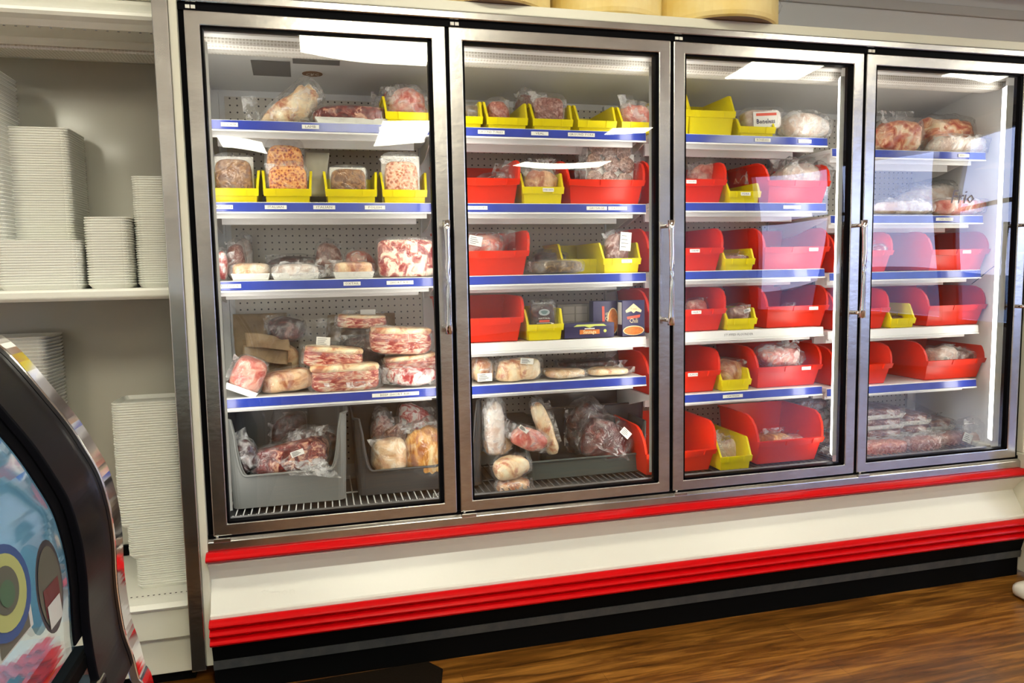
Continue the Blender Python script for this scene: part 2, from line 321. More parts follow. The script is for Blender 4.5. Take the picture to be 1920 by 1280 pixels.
# rating plates on the ceiling liner behind door 1
GREYP=pbr('grey_plate',(.16,.16,.16),.5); 
def ceilz(y): return B+1.565-(y-.30)/.30*.065
m=MB()
for (x0,x1,y0,y1) in ((.16,.29,.36,.47),(.30,.46,.335,.37)):
    m.add([(x0,y0,ceilz(y0)-.002),(x1,y0,ceilz(y0)-.002),(x1,y1,ceilz(y1)-.002),(x0,y1,ceilz(y1)-.002)],[(0,1,2,3)])
m.build('rating_plate',GREYP,fz)
GOLDP=pbr('brown_badge',(.20,.09,.03),.4)
m=MB(); cx,cy=.365,.44; ring=[(cx+.036*math.cos(2*math.pi*i/24),cy+.019*math.sin(2*math.pi*i/24)) for i in range(24)]
m.prism([(a,b) for a,b in ring],-.002,0,'z'); n0=len(m.v); text_mesh(m,'CRC',.024,cx,0,0,1)
m.v=[(v[0],v[1],v[2]) for v in m.v[:n0]]+[(v[0],cy+v[2],-.0028) for v in m.v[n0:]]
m.v=[(v[0],v[1],ceilz(v[1])+v[2]-.001) for v in m.v]; o=m.build('oval_badge',[GOLDP,PAPER],fz); o['label']='brown oval badge with CRC lettering'
# deck
m=MB(); m.box(X0+.012,X1+.034,.10,.60,B-.03,B-.015); m.prism([(.045,B-.004),(.10,B+.03),(.10,B-.03),(.045,B-.03)],X0,X1); m.build('deck_pan',PAN,fz)
for k in range(4):
    m=MB(); a=k*P+.02
    for i in range(31): x=a+.008+i*(P-.05)/30; m.tube([(x,.105,B+.028),(x,.125,B+.006),(x,.575,B+.006)],.0022,6)
    for y in (.13,.35,.57): m.tube([(a,y,B+.002),(a+P-.035,y,B+.002)],.003,6)
    m.build('wire_rack',WIRE if k==0 else DWIRE,fz)
# mullions and led lights
LED=emit('led_lens',(1.0,.955,.88),11.5)
for k in range(5):
    c=k*P; x0,x1=c-.030,c+.030
    if k==0: x0=X0+.0
    if k==4: x1=X1-.0
    m=MB(); m.box(x0,x1,.045,.10,B+.0,B+1.565); m.build('mullion',SHELFM,fz,bevel=.003)
    if k>0:
        m=MB(); m.prism([(c-.031,.062),(c-.058,.066),(c-.031,.112)],B+.06,B+1.52,'z'); m.m=[1 if f==3 else 0 for f in range(len(m.m))]; led=m
        # emissive face between second and third corner
        led.m=[0]*len(led.f); led.m[3]=1; led.build('led_light',[SHELFM,LED],fz)
    if k<4:
        m=MB(); m.prism([(c+.031,.062),(c+.058,.066),(c+.031,.112)],B+.06,B+1.52,'z'); m.m=[0]*len(m.f); m.m[3]=1; m.build('led_light',[SHELFM,LED],fz)
# doors
for k in range(4):
    a=k*P+.0045; b=(k+1)*P-.0075 if k<3 else (k+1)*P-.004; w=.0435; zb,zt=B+.001,B+1.589
    dr=empty('door',None,None); dr.parent=fz
    # frame mitred
    def rect(x0,x1,z0,z1,y): return [(x0,y,z0),(x1,y,z0),(x1,y,z1),(x0,y,z1)]
    vs=rect(a,b,zb,zt,.0)+rect(a+w,b-w,zb+w*.86,zt-w*.95,0.0)+rect(a,b,zb,zt,.038)+rect(a+w,b-w,zb+w*.86,zt-w*.95,.038)
    fs=[]
    for i in range(4):
        j=(i+1)%4; fs+=[(i,j,4+j,4+i),(8+i,12+i,12+j,8+j),(i,8+i,8+j,j),(4+i,4+j,12+j,12+i)]
    mm=MB(); mm.add(vs,fs); bpyo=mm.build('door_frame',STEEL,dr,bevel=.003)
    mm=MB(); ia,ib,iz,it=a+w,b-w,zb+w*.86,zt-w*.95; t=.006
    mm.box(ia,ia+t,.004,.034,iz,it); mm.box(ib-t*2,ib,.004,.034,iz,it); mm.box(ia,ib,.004,.034,iz,iz+t); mm.box(ia,ib,.004,.034,it-t,it); mm.build('glass_gasket',BLACK,dr)
    mm=MB(); mm.add([(ia,.012,iz),(ib,.012,iz),(ib,.012,it),(ia,.012,it)],[(0,1,2,3)]); mm.build('glass_pane',GLASS,dr)
    if k==3:
        mm=MB(); c0=onY(1806,370,.009); text_mesh(mm,'Frio',.075,0,0.0,0,0,.95); mm.v=[(v[0]+v[2]*.25,v[1],v[2]) for v in mm.v]; o_=mm.build('glass_lettering',pbr('faint_lettering',(.20,.18,.24),.5),dr,loc=(c0.x,.0095,c0.z)); o_['label']='faint grey script lettering on the glass'
    # handle
    hx=(k+1)*P-.030; z0,z1=B+.612,B+.975; mm=MB()
    n=12; pts=[(hx+.004,-.044-.006*math.sin(math.pi*i/n),z0+(z1-z0)*i/n) for i in range(n+1)]
    rr=[.0125 if i in(0,n) else .0105 if i in (1,n-1) else .0085 for i in range(n+1)]; mm.tube(pts,rr,10)
    for z in (z0+.018,z1-.018): mm.tube([(hx-.006,.0,z),(hx+.0,-.03,z),(hx+.004,-.042,z)],.0075,8)
    mm.build('door_handle',CHROME,dr,smooth=True)
    mm=MB(); mm.box(a+.001,a+.052,-.012,.005,B-.016,B-.003); mm.tube([(a+.012,-.004,B-.003),(a+.012,-.004,B+.004)],.005); mm.build('hinge',STEEL,dr,bevel=.002)
    mm=MB(); mm.box(a+.006,a+.018,.0,.006,B+1.594,B+1.604); mm.box(a+.021,a+.033,.0,.006,B+1.594,B+1.604); mm.build('hinge_cap',PAPER,dr)
# shelves
LBL={(1,1):[(430,229,32,'LEG LAMB'),(582,235,32,'LAMB'),(728,241,34,'SHANKS')],
(1,2):[(420,384,33,'BACON'),(517,387,41,'ITALIAN'),(608,387,41,'ITALIAN'),(703,387,38,'POLISH')],
(1,3):[(431,534,42,'TONGUE'),(660,529,32,'OXTAIL'),(750,527,50,'SHORT RIBS')],
(1,4):[(742,740,88,'BEEF SHORT RIBS')],
(2,1):[(921,244,50,'GROUND TURKEY'),(1012,248,32,'VEAL'),(1090,249,50,'GROUND PORK')],
(2,2):[(893,388,42,'PORK CHOPS'),(1119,390,38,'SAUSAGE'),(1158,391,35,'PATTIES')],
(3,1):[(1430,259,29,'BONELESS'),(1509,263,24,'FAT')],
(3,2):[(1485,386,32,'QUAIL')],(3,5):[(1374,741,37,'CATFISH')],
(4,1):[(1807,287,20,'WINGS')],(4,2):[(1771,407,32,'CHICKEN')]}
for (d,s),z in SZ.items():
    if s==0: continue
    white=s==4 and d>1
    x0=(d-1)*P+.016; x1=d*P-.014
    if d==1: x0=.012
    if d==4: x1=4*P-.018
    sh=MB(); sh.box(x0,x1,YS+.004,.575,z-.018,z-.002)
    sh.prism([(YS+.03,z-.018),(YS+.03,z-.052),(YS+.045,z-.052),(YS+.05,z-.018)],x0+.012,x1-.035)
    sh.prism([(YS+.13,z-.018),(YS+.13,z-.066),(YS+.145,z-.066),(YS+.15,z-.018)],x0+.03,x1-.06)
    for xx in (x0+.002,x1-.006): sh.prism([(YS+.03,z-.018),(.575,z-.018),(.575,z-.085),(.45,z-.075)],xx,xx+.004)
    so=sh.build('shelf',SHELFM,fz,bevel=.0015)
    st=MB(); st.prism([(YS+.004,z),(YS-.002,z-.002),(YS-.004,z-.030),(YS-.002,z-.034),(YS+.006,z-.034),(YS+.004,z-.012)],x0-.004,x1+.004)
    st.box(x0-.004,x1+.004,YS-.008,YS+.004,z-.038,z-.033); 
    q=st.build('price_rail',SHELFM,so)
    if not white:
        st=MB(); st.prism([(YS-.0035,z-.003),(YS-.0055,z-.031),(YS-.0045,z-.032),(YS-.0025,z-.003)],x0-.003,x1+.003); st.build('blue_price_strip',BLUE,so)
    for (px,py,pw,tx) in LBL.get((d,s),[]):
        c=onY(px,py,YS-.006); wd=(onY(px+pw/2,py,YS-.006)-onY(px-pw/2,py,YS-.006)).x; zz=z-.0175
        l=MB(); l.box(c.x-wd/2,c.x+wd/2,YS-.0075,YS-.0055,zz-.0065,zz+.0065); text_mesh(l,tx,.011,c.x,YS-.0079,zz,1,min(1.3,wd*.85/(len(tx)*.0066))); l.build('shelf_label',[PAPER,INK],so)
    if (d,s)==(3,4):
        l=MB(); c=onY(1385,630,YS-.005); text_mesh(l,'STUFFED FLOUNDER',.0125,c.x,YS-.0046,z-.017,0,1.1); l.build('shelf_lettering',INK,so)
# ---------------------------------------------------------------- bins
def bin_mesh(name,w,d,h,hf,curved,mat,taper=.13,t=.003):
    m=MB()
    if curved: prof=[(0,hf),(.004,hf+.3*(h-hf)),(.014,hf+.58*(h-hf)),(.034,hf+.84*(h-hf)),(.062,h-.002),(.085,h)]
    else: prof=[(0,hf),(.004,hf+.10*(h-hf)),(.55*(h-hf),h-.004),(.62*(h-hf)+.004,h)]
    side=[(.0,0)]+prof+[(d,h),(d,0)]
    for sx in (-1,1):
        x=sx*w/2; m.prism(side,x,x-sx*t)
        # rolled rim following the open edge
        rim=prof+[(d,h)]
        for i in range(len(rim)-1):
            a,b=Vector(rim[i]),Vector(rim[i+1]); e=(b-a).normalized(); n=Vector((-e.y,e.x))
            q=[a-e*.001,b+e*.001,b+e*.001-n*.009,a-e*.001-n*.009]
            m.prism([tuple(v) for v in q],x,x+sx*(.007 if curved else .005))
    m.box(-w/2,w/2,0,t,0,hf); m.box(-w/2,w/2,d-t,d,0,h); m.box(-w/2,w/2,0,d,0,t)
    fl=.010 if curved else .006; lh=.020 if curved else .024
    n=10; base=[]
    for i in range(n+1):   # front lip, bulging a little at its middle
        u=-1+2*i/n; base.append((u*(w/2+.006),-fl-(.006*(1-u*u) if curved else 0)))
    vs=[];fs=[]
    for (x,y) in base:
        lz=hf-lh-(.006*(1-(x/(w/2+.006))**2) if curved else 0)
        vs+=[(x,.001,hf),(x,y,hf),(x,y*.85,lz),(x,.001,lz)]
    for i in range(n):
        for k in range(4): fs.append((i*4+k,i*4+(k+1)%4,(i+1)*4+(k+1)%4,(i+1)*4+k))
    fs+=[(0,1,2,3),tuple(n*4+k for k in (3,2,1,0))]; m.add(vs,fs)
    for x in ((-.1,.33) if curved else (-.28,.25)):           # card slots
        m.box(x*w-.0015,x*w+.0015,-fl-.0085 if curved else -fl-.0025,-fl,hf-lh,hf)
    def z2(v):
        s=1-taper*(1-v[2]/h); y=v[1]
        if y<.5*d: y=y+(.16*h if curved else .08*h)*(1-min(1,v[2]/hf))*(1-max(0,y)/(.5*d))
        return (v[0]*s,y,v[2])
    m.v=[z2(v) for v in m.v]
    return m.mesh(name,mat,bevel=0)
BINS={}
def bin_(kind,d,s,px0,px1,desc,cat='bin',h=None,label=None,Y=YS+.014,yl=None,depth=None,dx=0,z=None,cardx=0,hf=None,rz=0,loclabel=None):
    zb=SZ[(d,s)] if z is None else z; red=kind=='red'
    zf=zb+(.075 if red else .03); 
    r=[CAM.z-0]; 
    # pixel columns are read at the lip height on the shelf's front plane
    def xat(px):
        y=640
        for _ in range(4):
            p=onY(px,y,Y); dd=Vector((p.x,Y,zf))-CAM; y=640-F*dd.dot(UP)/dd.dot(fw)
        return onY(px,y,Y).x
    xa,xb=xat(px0)+dx,xat(px1)+dx; w=xb-xa
    hh=h or (.165 if red else .085); hfl=hf or (.088 if red else .038 if hh<.1 else .06); dp=depth or .30
    key=(kind,round(w,2),hh,hfl,dp)
    if key not in BINS: BINS[key]=bin_mesh('plastic_bin',w-.014,dp,hh,hfl,red,REDB if red else YELB,.14 if red else .10)
    o=link('plastic_bin',BINS[key],None,((xa+xb)/2,Y,zb),(0,0,rz))
    tag(o,loclabel or f"{desc} {where(d,s)}",cat,'red plastic bins' if red else 'yellow plastic bins')
    if label:
        l=MB(); yy=-.0175 if red else -.0070; zz=hfl-.011; lw=.042
        l.box(-lw/2,lw/2,yy-.0008,yy,zz-.0065,zz+.0065); text_mesh(l,label,.010,0,yy-.0012,zz,1,min(1.2,lw*.85/(len(label)*.006)))
        c=l.build('bin_card',[PAPER,INK],o); c.location.x=cardx*w
    return o
# ---------------------------------------------------------------- packs
def pack(name,kind,desc,px0,px1,py0,Y,d=1,s=1,dep=.08,zb=None,pyb=None,e=.7,film_=FILM,fs=1.10,flap=None,lab=None,rx=0,rz=0,ry=0,amp=.10,fr=9,tray=None,cat='meat pack',group=None,full=None,crease=.07,meat2=None,lift=0,extra=None,fh=None,taper=None):
    """px0,px1,py0 (and pyb): where the wrapped meat shows in the photo; Y: depth of its middle"""
    y1=pyb if pyb else None
    if zb is None: zb=SZ[(d,s)]+lift
    def xat(px,zz):
        y=640
        for _ in range(4):
            dd=Vector((onY(px,y,Y).x,Y,zz))-CAM; y=640-F*dd.dot(UP)/dd.dot(fw)
        return onY(px,y,Y).x
    if pyb: zb=onY((px0+px1)/2,pyb,Y).z
    zt=onY((px0+px1)/2,py0,Y).z; h=max(.012,zt-zb)
    xa,xb=xat(px0,zb+h/2),xat(px1,zb+h/2); w=xb-xa
    neat=kind in('brown','orange','light','olive','oxtail') or e<.36 or film_ is None
    if not neat:
        amp=amp*1.7; crease=crease*1.6
        if flap is None: flap=[(('tr','tl','t')[(px0+px1)%3],.022),(('l','r')[px0%2],.02)]
    hh=h
    if rx: hh=h/max(.3,math.cos(rx))
    lab_full=full or (desc+' '+where(d,s))
    r=empty(name,lab_full,cat,((xa+xb)/2,Y,zb+.001),(rx,ry,rz),group)
    seed=abs(hash((px0,px1,py0)))%97 if False else (px0*7+px1*3+py0)%97
    W,D,H=w/fs,dep/fs,hh/fs
    if tray:
        t=MB(); t.prism([(-w*.47,-dep*.48),(w*.47,-dep*.48),(w*.47,dep*.48),(-w*.47,dep*.48)],0,.006,'z'); 
        if tray=='back': t=MB(); t.box(-w*.47,w*.47,dep*.32,dep*.44,.002,hh*.98)
        if tray=='bed':
            t=MB(); a,b=w*.47,dep*.47; t.add([(-a*.9,-b*.9,0),(a*.9,-b*.9,0),(a*.9,b*.9,0),(-a*.9,b*.9,0),(-a,-b,.022),(a,-b,.022),(a,b,.022),(-a,b,.022)],[(3,2,1,0),(0,1,5,4),(1,2,6,5),(2,3,7,6),(3,0,4,7)])
        t.build('foam_backing',FOAM,r,bevel=0)
    tpf=(lambda vs:[Vector((v.x,v.y*k_,v.z*k_)) for v in vs for k_ in (max(.18,1+taper*(v.x/w)),)]) if taper else (lambda vs:vs)
    vs,f=superell(W,D,H,e,38,18,amp,fr,seed); vs=tpf(vs); m=MB(); m.add(vs,f)
    mo=m.build('meat',M_[kind],r,smooth=True,loc=(0,0,(.006 if tray=='bed' else .001)))
    m=MB(); vs,f=superell(w,dep*1.02,(fh or hh)*1.02,e,34,16,amp*.7,fr,seed,True,crease); vs=tpf(vs); m.add(vs,f)
    mw=m; m=MB()
    if flap:
        for (side,ln) in (flap if isinstance(flap,list) else [flap]):
            Hh=hh
            if side=='l': sheet(m,(-w*.42,0,Hh*.12),(0,0,Hh*.75),(-ln,-.01,Hh*.05),8,7,.012,26,seed)
            if side=='r': sheet(m,(w*.42,0,Hh*.12),(0,0,Hh*.75),(ln,-.01,Hh*.05),8,7,.012,26,seed)
            if side=='t': sheet(m,(-w*.40,0,Hh*.85),(w*.80,0,0),(w*.06,.01,ln),12,7,.014,26,seed)
            if side=='tl': sheet(m,(-w*.45,0,Hh*.8),(w*.5,0,0),(-w*.12,.0,ln),10,7,.014,26,seed)
            if side=='tr': sheet(m,(-w*.05,0,Hh*.8),(w*.5,0,0),(w*.12,.0,ln),10,7,.014,26,seed)
            if side=='f': sheet(m,(-w*.3,-dep*.45,Hh*.4),(w*.6,0,0),(w*.05,-ln*.9,-ln*.5),10,6,.008,30,seed)
            if side=='fr': sheet(m,(w*.05,-dep*.45,Hh*.35),(w*.35,0,0),(w*.12,-ln*.4,-ln),8,6,.008,30,seed)
    if film_: mw.build('plastic_wrap',film_,r,smooth=True)
    if film_ and m.v: m.build('bag_end',FILME,r,smooth=True)
    if lab:
        lx,lz,lw,lh=lab[:4]; yy=-dep*.515-.002; a=lab[4] if len(lab)>4 else 0; l=MB()
        if len(lab)>6 and lab[6]=='top': 
            l.add([(lx*w-lw/2,-lh/2,hh*1.03),(lx*w+lw/2,-lh/2,hh*1.03),(lx*w+lw/2,lh/2,hh*1.03),(lx*w-lw/2,lh/2,hh*1.03)],[(0,1,2,3)])
        else:
            l.box(-lw/2,lw/2,-.0006,.0006,-lh/2,lh/2)
            for i in range(4): l.box(-lw*.4,lw*(.05+.3*((i*7)%3)/3),-.0012,-.0006,lh*(.30-.2*i)-.001,lh*(.30-.2*i)+.001,1)
        lo=l.build('price_label',[PAPER,INK],r,loc=((lx*w,yy,lz*hh) if not(len(lab)>6) else (0,0,0)),rot=(0,a,0))
    return r
def crumple(name,label,mat,o,u,v,cat,amp=.02,fr=14,nu=16,nv=12,seed=1,thick=0):
    m=MB(); sheet(m,(0,0,0),u,v,nu,nv,amp,fr,seed); ob=m.build(name,mat,None,smooth=True,loc=o); tag(ob,label,cat)
    if thick: s=ob.modifiers.new('s','SOLIDIFY'); s.thickness=thick
    return ob
# ---- door 1, top shelf
pack('lamb_leg_pack','fat','bagged pale leg of lamb tapering left',478,612,168,.32,1,1,.13,e=.9,flap=[('l',.05),('r',.02)],amp=.2,crease=.12,film_=FILMH,ry=math.radians(-6),fr=9,taper=1.3)
pack('tray_pack','marbled','flat red meat on white foam tray',585,742,204,.30,1,1,.16,tray='bed',e=.6,fs=1.08)
bin_('yellow',1,1,718,832,'yellow bin full of bagged pink meat',h=.105,hf=.045)
pack('meat_pack','pink','pink bagged meat standing in yellow bin',722,806,165,.32,1,1,.10,lift=.004,e=.8,flap=[('tl',.03),('t',.02)],amp=.2,film_=FILMH,crease=.12)
pack('meat_pack','redwhite','clear bag of pink offal left of yellow bin',702,760,168,.42,1,1,.10,e=.9,film_=FILMH,amp=.2,crease=.15)
# ---- door 1, second shelf
for (a,b,t) in ((392,489,'leftmost yellow bin holding brown sausage'),(490,588,'yellow bin holding orange sausage'),(606,711,'yellow bin holding dark brown links'),(712,806,'rightmost yellow bin with pale sausage links')):
    bin_('yellow',1,2,a,b,t,h=.11,hf=.045,depth=.26)
pack('sausage_pack','brown','brown sausage pack in leftmost yellow bin',400,478,291,.27,1,2,.05,e=.45,lift=.004,tray='back',amp=.04,film_=FILM,fs=1.12)
pack('sausage_pack','orange','front orange sausage pack in yellow bin',500,580,304,.245,1,2,.05,e=.5,lift=.004,flap=[('tl',.02),('l',.014)],amp=.05,fs=1.10)
pack('sausage_pack','orange','upper orange sausage pack propped behind its twin',497,574,263,.30,1,2,.045,e=.5,lift=.004,flap=('tr',.01),amp=.05)
crumple('butcher_paper','sheet of pale waxed paper standing behind orange sausage packs',pbr('waxed_paper',(.60,.57,.45),.4),onY(566,368,.34),(.085,0,0),(.012,.02,.155),'paper',.006,20,thick=.0006)
for i,(a,b) in enumerate(((618,640),(641,663),(664,687))): pass
r=pack('sausage_pack','brown','dark brown link sausages in yellow bin',617,689,312,.26,1,2,.05,e=.45,lift=.004,tray='back',amp=.05)
pack('sausage_pack','light','pale sausage links on white tray in yellow bin',714,790,290,.25,1,2,.05,e=.45,lift=.004,tray='back',amp=.06,flap=[('tl',.02),('t',.015)],fs=1.2)
# ---- door 1, third shelf
pack('offal_pack','redwhite','small pink and white pack at far left',405,430,466,.25,1,3,.07,e=.9,film_=FILMH)
pack('meat_pack','ground','grey brown roast in clear bag near left end',424,462,449,.36,1,3,.10,e=.8,flap=('tl',.02),amp=.15)
pack('tongue_pack','white','pale tongue in clear bag leaning on perforated wall',440,475,438,.50,1,3,.06,e=.8,amp=.2,flap=('tr',.03))
pack('tripe_pack','pale','flat cream sliced meat on clear tray',434,510,494,.27,1,3,.13,e=.45,flap=('l',.02),amp=.05,tray='bed')
pack('tray_pack','white','flat clear bag of white fish on tray',508,602,497,.27,1,3,.14,e=.6,flap=[('t',.02),('tr',.03)],tray='bed',film_=FILMH,amp=.15,crease=.2)
pack('roast_pack','dark','dark vacuum packed roast at the back',500,596,480,.46,1,3,.14,e=.6,amp=.15)
pack('roast_pack','gravel','brown bagged roast standing behind steaks',590,640,452,.42,1,3,.08,e=.8,flap=('tr',.02),amp=.15)
pack('steak_pack','tan','sliced red steaks on clear tray',622,702,492,.27,1,3,.14,e=.4,flap=[('l',.035),('tl',.02)],tray='bed',amp=.04)
pack('steak_pack','pink','bagged steak behind the sliced steaks',650,704,470,.42,1,3,.10,e=.8,amp=.2,film_=FILMH)
pack('oxtail_pack','oxtail','big square pack of red and white oxtail',706,816,447,.26,1,3,.09,e=.28,flap=[('t',.02),('tr',.03),('l',.012)],amp=.04,fs=1.05)
# ---- door 1, fourth shelf
crumple('kraft_bag','folded brown kraft paper bag behind meat packs at left',KRAFT,onY(445,700,.50),(.20,0,.0),(-.01,.02,.22),'paper bag',.05,7,thick=.001,seed=3)
pack('meat_pack','dark','dark bagged meat resting inside brown paper',500,572,592,.42,1,4,.12,pyb=640,e=.7,amp=.15)
for i,(y0,y1,dx) in enumerate(((618,650,0),(640,676,-6),(668,700,4))):
    crumple('kraft_wrapper',['upper','middle','lowest'][i]+' torn brown paper band of the wrapped bundle at left',KRAFT,onY(462+dx,y1,.36+.01*i),(.15,-.02,-.018),(.0,.02,.045+.004*i),'wrapping paper',.03,8,thick=.001,seed=5+i)
pack('wrapped_bundle','tan','paper wrapped meat bundle behind pink slab',462,565,640,.45,1,4,.12,e=.6,film_=None)
crumple('kraft_bag','wide brown paper bag lying behind rib packs at back',KRAFT,onY(610,640,.54),(.27,0,.0),(.01,.02,.10),'paper bag',.04,8,thick=.001,seed=9)
pack('meat_pack','pink','pink vacuum pack sloping at far left',418,484,668,.26,1,4,.12,e=.5,ry=math.radians(24),tray='bed',amp=.05,fs=1.06,lift=.012)
pack('pork_slab_pack','tan','tan fatty slab lying left of centre',490,592,690,.30,1,4,.14,e=.55,ry=math.radians(-8),amp=.08,flap=('r',.02))
def slab(desc,px0,px1,py0,pyb,Y,ry=0,lab=None,dep=.12,flap=None,zb=None):
    r=pack('short_rib_pack','rib',desc,px0,px1,py0,Y,1,4,dep,pyb=pyb,e=.42,ry=ry,lab=lab,flap=flap,amp=.05,fs=1.07,film_=FILM,zb=zb)
    mo=[c for c in r.children if c.name.startswith('meat')][0]
    # fat cap on top of the ribs
    W=(max(v.co.x for v in mo.data.vertices)*2); D=(max(v.co.y for v in mo.data.vertices)*2); H=max(v.co.z for v in mo.data.vertices)
    vs,f=superell(W*1.0,D*1.0,H*.30,.45,28,10,.05,9,px0%50); m=MB(); m.add(vs,f); m.build('fat_cap',M_['fat'],r,smooth=True,loc=(0,0,H*.78))
    return r
slab('front short rib slab in cloudy bag at centre',578,714,683,732,.27,0,flap=[('f',.03),('l',.012),('r',.012)])
slab('middle rib slab lying on another slab',566,680,650,690,.31,math.radians(6),flap=('l',.02))
slab('front right rib slab under a bigger one',718,822,664,700,.31,math.radians(-5),flap=('l',.02))
slab('big tan topped rib slab on top at right',690,808,614,663,.30,math.radians(3),flap=[('l',.03),('t',.02)])
pack('meat_pack','dark','dark pack underneath the rearmost short ribs',632,728,618,.42,1,4,.12,e=.6,amp=.1)
pack('meat_pack','tan','tan slab underneath the middle rib slab',572,684,692,.345,1,4,.07,e=.5,amp=.06)
slab('short ribs lying high at the back',630,725,590,616,.42,math.radians(3))
crumple('plastic_bag','empty clear bag with white label above middle ribs',FILM,onY(560,655,.34),(.14,0,.0),(.02,.03,.105),'plastic bag',.03,12,seed=21)
m=MB(); m.box(-.024,.024,-.0006,.0006,-.02,.02); 
for i in range(5): m.box(-.02,.012-.004*(i%3),-.0012,-.0006,.012-.006*i,.0135-.006*i,1)
o=m.build('price_sticker',[PAPER,INK],None,loc=onY(606,642,.318),rot=(0,math.radians(6),0)); tag(o,'square white price sticker on the clear bag above middle ribs','price label')
pack('rib_tip_pack','redwhite','shiny red and white pack in front right corner',722,822,683,.255,1,4,.10,e=.75,film_=FILMH,amp=.12,crease=.15,flap=('l',.025))
m=MB(); m.box(-.028,.028,-.0006,.0006,-.014,.014); o=m.build('price_sticker',PAPER,None,loc=onY(690,587,.41),rot=(0,0,0)); tag(o,'small white sticker above the rearmost ribs','price label')
# ---- tubs on the deck
def tub(px0,px1,pytop,pyfront,Y,mat,label,depth=.30,r=.03,zb=None,H=None,wall=.004,cutr=.04,d=1,cut=.028):
    zb=zb or SZ[(1,0)]
    xa,xb=onY(px0,940,Y).x,onY(px1,900,Y).x; w=xb-xa; h=H or (onY((px0+px1)/2,pytop,Y).z-zb); hf=onY((px0+px1)/2,pyfront,Y).z-zb
    m=MB(); root=None; n=5; ring=[]
    def rr(w,d,r,z,n=5):
        o=[]
        for (cx,cy,a0) in ((w/2-r,d/2-r,0),(-w/2+r,d/2-r,90),(-w/2+r,-d/2+r,180),(w/2-r,-d/2+r,270)):
            for i in range(n+1): a=math.radians(a0+90*i/n); o.append((cx+r*math.cos(a),cy+r*math.sin(a),z))
        return o
    # side walls & back as tapered loft, then front wall with U cut: build as grid of columns around perimeter
    tp=.06
    def ringat(z,off): s=1-tp*(1-z/h); return rr((w-2*off)*s,(depth-2*off)*s,r,z)
    N0=len(ringat(0,0)); hs=[]
    base=ringat(h,0)
    for p in base:
        # height at this column: front wall low
        if p[1]<-depth/2+.006 and abs(p[0])<w/2-cut: hh_=hf
        else: hh_=h
        hs.append(hh_)
    cols=[]
    xs=sorted(set([round(-w/2+cut+ (w-2*cut)*i/16,4) for i in range(17)]))
    # perimeter list of top points: replace front edge by dense samples
    per=[]
    for i,p in enumerate(base):
        per.append((p[0],p[1]))
        if i==3*6-1:   # end of third corner (front-left) -> front edge samples follow
            xs_=[cutr*(k/9)**2 for k in range(10)]; xs_=[-w/2+cut+v for v in xs_]+[0]+[w/2-cut-v for v in xs_[::-1]]
            for x in [-w/2+r+.002]+xs_+[w/2-r-.002]:
                if -w/2+r<x<w/2-r: per.append((x,-depth/2))
    def topz(x,y):
        if y>-depth/2+.012: return h
        e=abs(x); lim=w/2-cut
        if e>lim: return h
        t=(lim-e)/cutr
        if t>=1: return hf
        return h-(h-hf)*(1-(1-t)**3.2)**(1/1.6)
    V=[];L=[]
    for off in (0,wall):
        for k in range(5):
            for (x,y) in per:
                z=topz(x,y)*k/4; s=1-tp*(1-z/h); ox=max(-1,min(1,x/(w/2)))*off; oy=max(-1,min(1,y/(depth/2)))*off
                V.append(((x-ox)*s,(y-oy)*s,max(z,.0 if off==0 else .004)))
    n=len(per); Fc=[]
    for k in range(4):
        for i in range(n):
            j=(i+1)%n; Fc.append((k*n+i,k*n+j,(k+1)*n+j,(k+1)*n+i)); b=5*n; Fc.append((b+k*n+j,b+k*n+i,b+(k+1)*n+i,b+(k+1)*n+j))
    for i in range(n): j=(i+1)%n; Fc.append((4*n+i,4*n+j,9*n+j,9*n+i))
    Fc.append(tuple(range(n))[::-1]); Fc.append(tuple(range(5*n,6*n)))
    m.add(V,Fc)
    rim=MB(); pts=[((x*1.006),(y*1.006),topz(x,y)) for x,y in per]+[(per[0][0]*1.006,per[0][1]*1.006,topz(*per[0]))]; rim.tube(pts,.0045,6)
    o=m.build('storage_tub',mat,None,loc=((xa+xb)/2,Y+depth/2,zb)); tag(o,label,'tub'); rim.build('rim',mat,o,smooth=True)
    return o
tub(428,655,780,886,.225,TUBG,'light grey plastic tub with cut-down front at left of bottom deck',.30,zb=B+.012)
tub(668,850,780,878,.25,TUBD,'dark grey plastic tub holding golden bags behind first glass door',.29,zb=B+.012)
m=MB(); text_mesh(m,'JPS',.022,0,0,0,0); o=m.build('lettering',PAPER,None); c=onY(818,928,.245); o.location=c; 
tubs=[ob for ob in bpy.data.objects if ob.name.startswith('storage_tub')]; o.parent=tubs[1]; o.location=c-tubs[1].location; o['label']='small white stamped letters'
ZD=B+.03
pack('beef_pack','marbled','marbled beef slab with white label in grey tub',470,622,826,.30,1,0,.12,pyb=882,e=.55,lab=(.12,.66,.045,.02,math.radians(-8)),flap=[('fr',.05),('tr',.05),('l',.02)],ry=math.radians(-9),amp=.12,fs=1.06)
pack('beef_pack','dark','narrow dark bag at left in grey tub',447,500,812,.28,1,0,.08,pyb=880,e=.7,ry=math.radians(-28),flap=('tr',.04),amp=.15,film_=FILMH)
pack('beef_pack','dark','dark bagged roast at the back of grey tub',540,640,800,.40,1,0,.12,pyb=880,e=.8,flap=[('tr',.03),('t',.02)],amp=.2)
crumple('plastic_bag','clear bag end hanging over grey tub front',FILMH,onY(515,862,.235),(.17,-.01,-.02),(.05,-.035,-.05),'plastic bag',.012,20,seed=4)
m=MB(); m.box(-.055,.055,-.03,.03,0,.11); m.box(-.058,.058,-.033,.033,.105,.113); o=m.build('small_box',BLKBOX,None,loc=(onY(540,800,.50).x,.53,B+.018),bevel=.003); o.location.z=B+.155-.03; 
bpy.data.objects.remove(o)
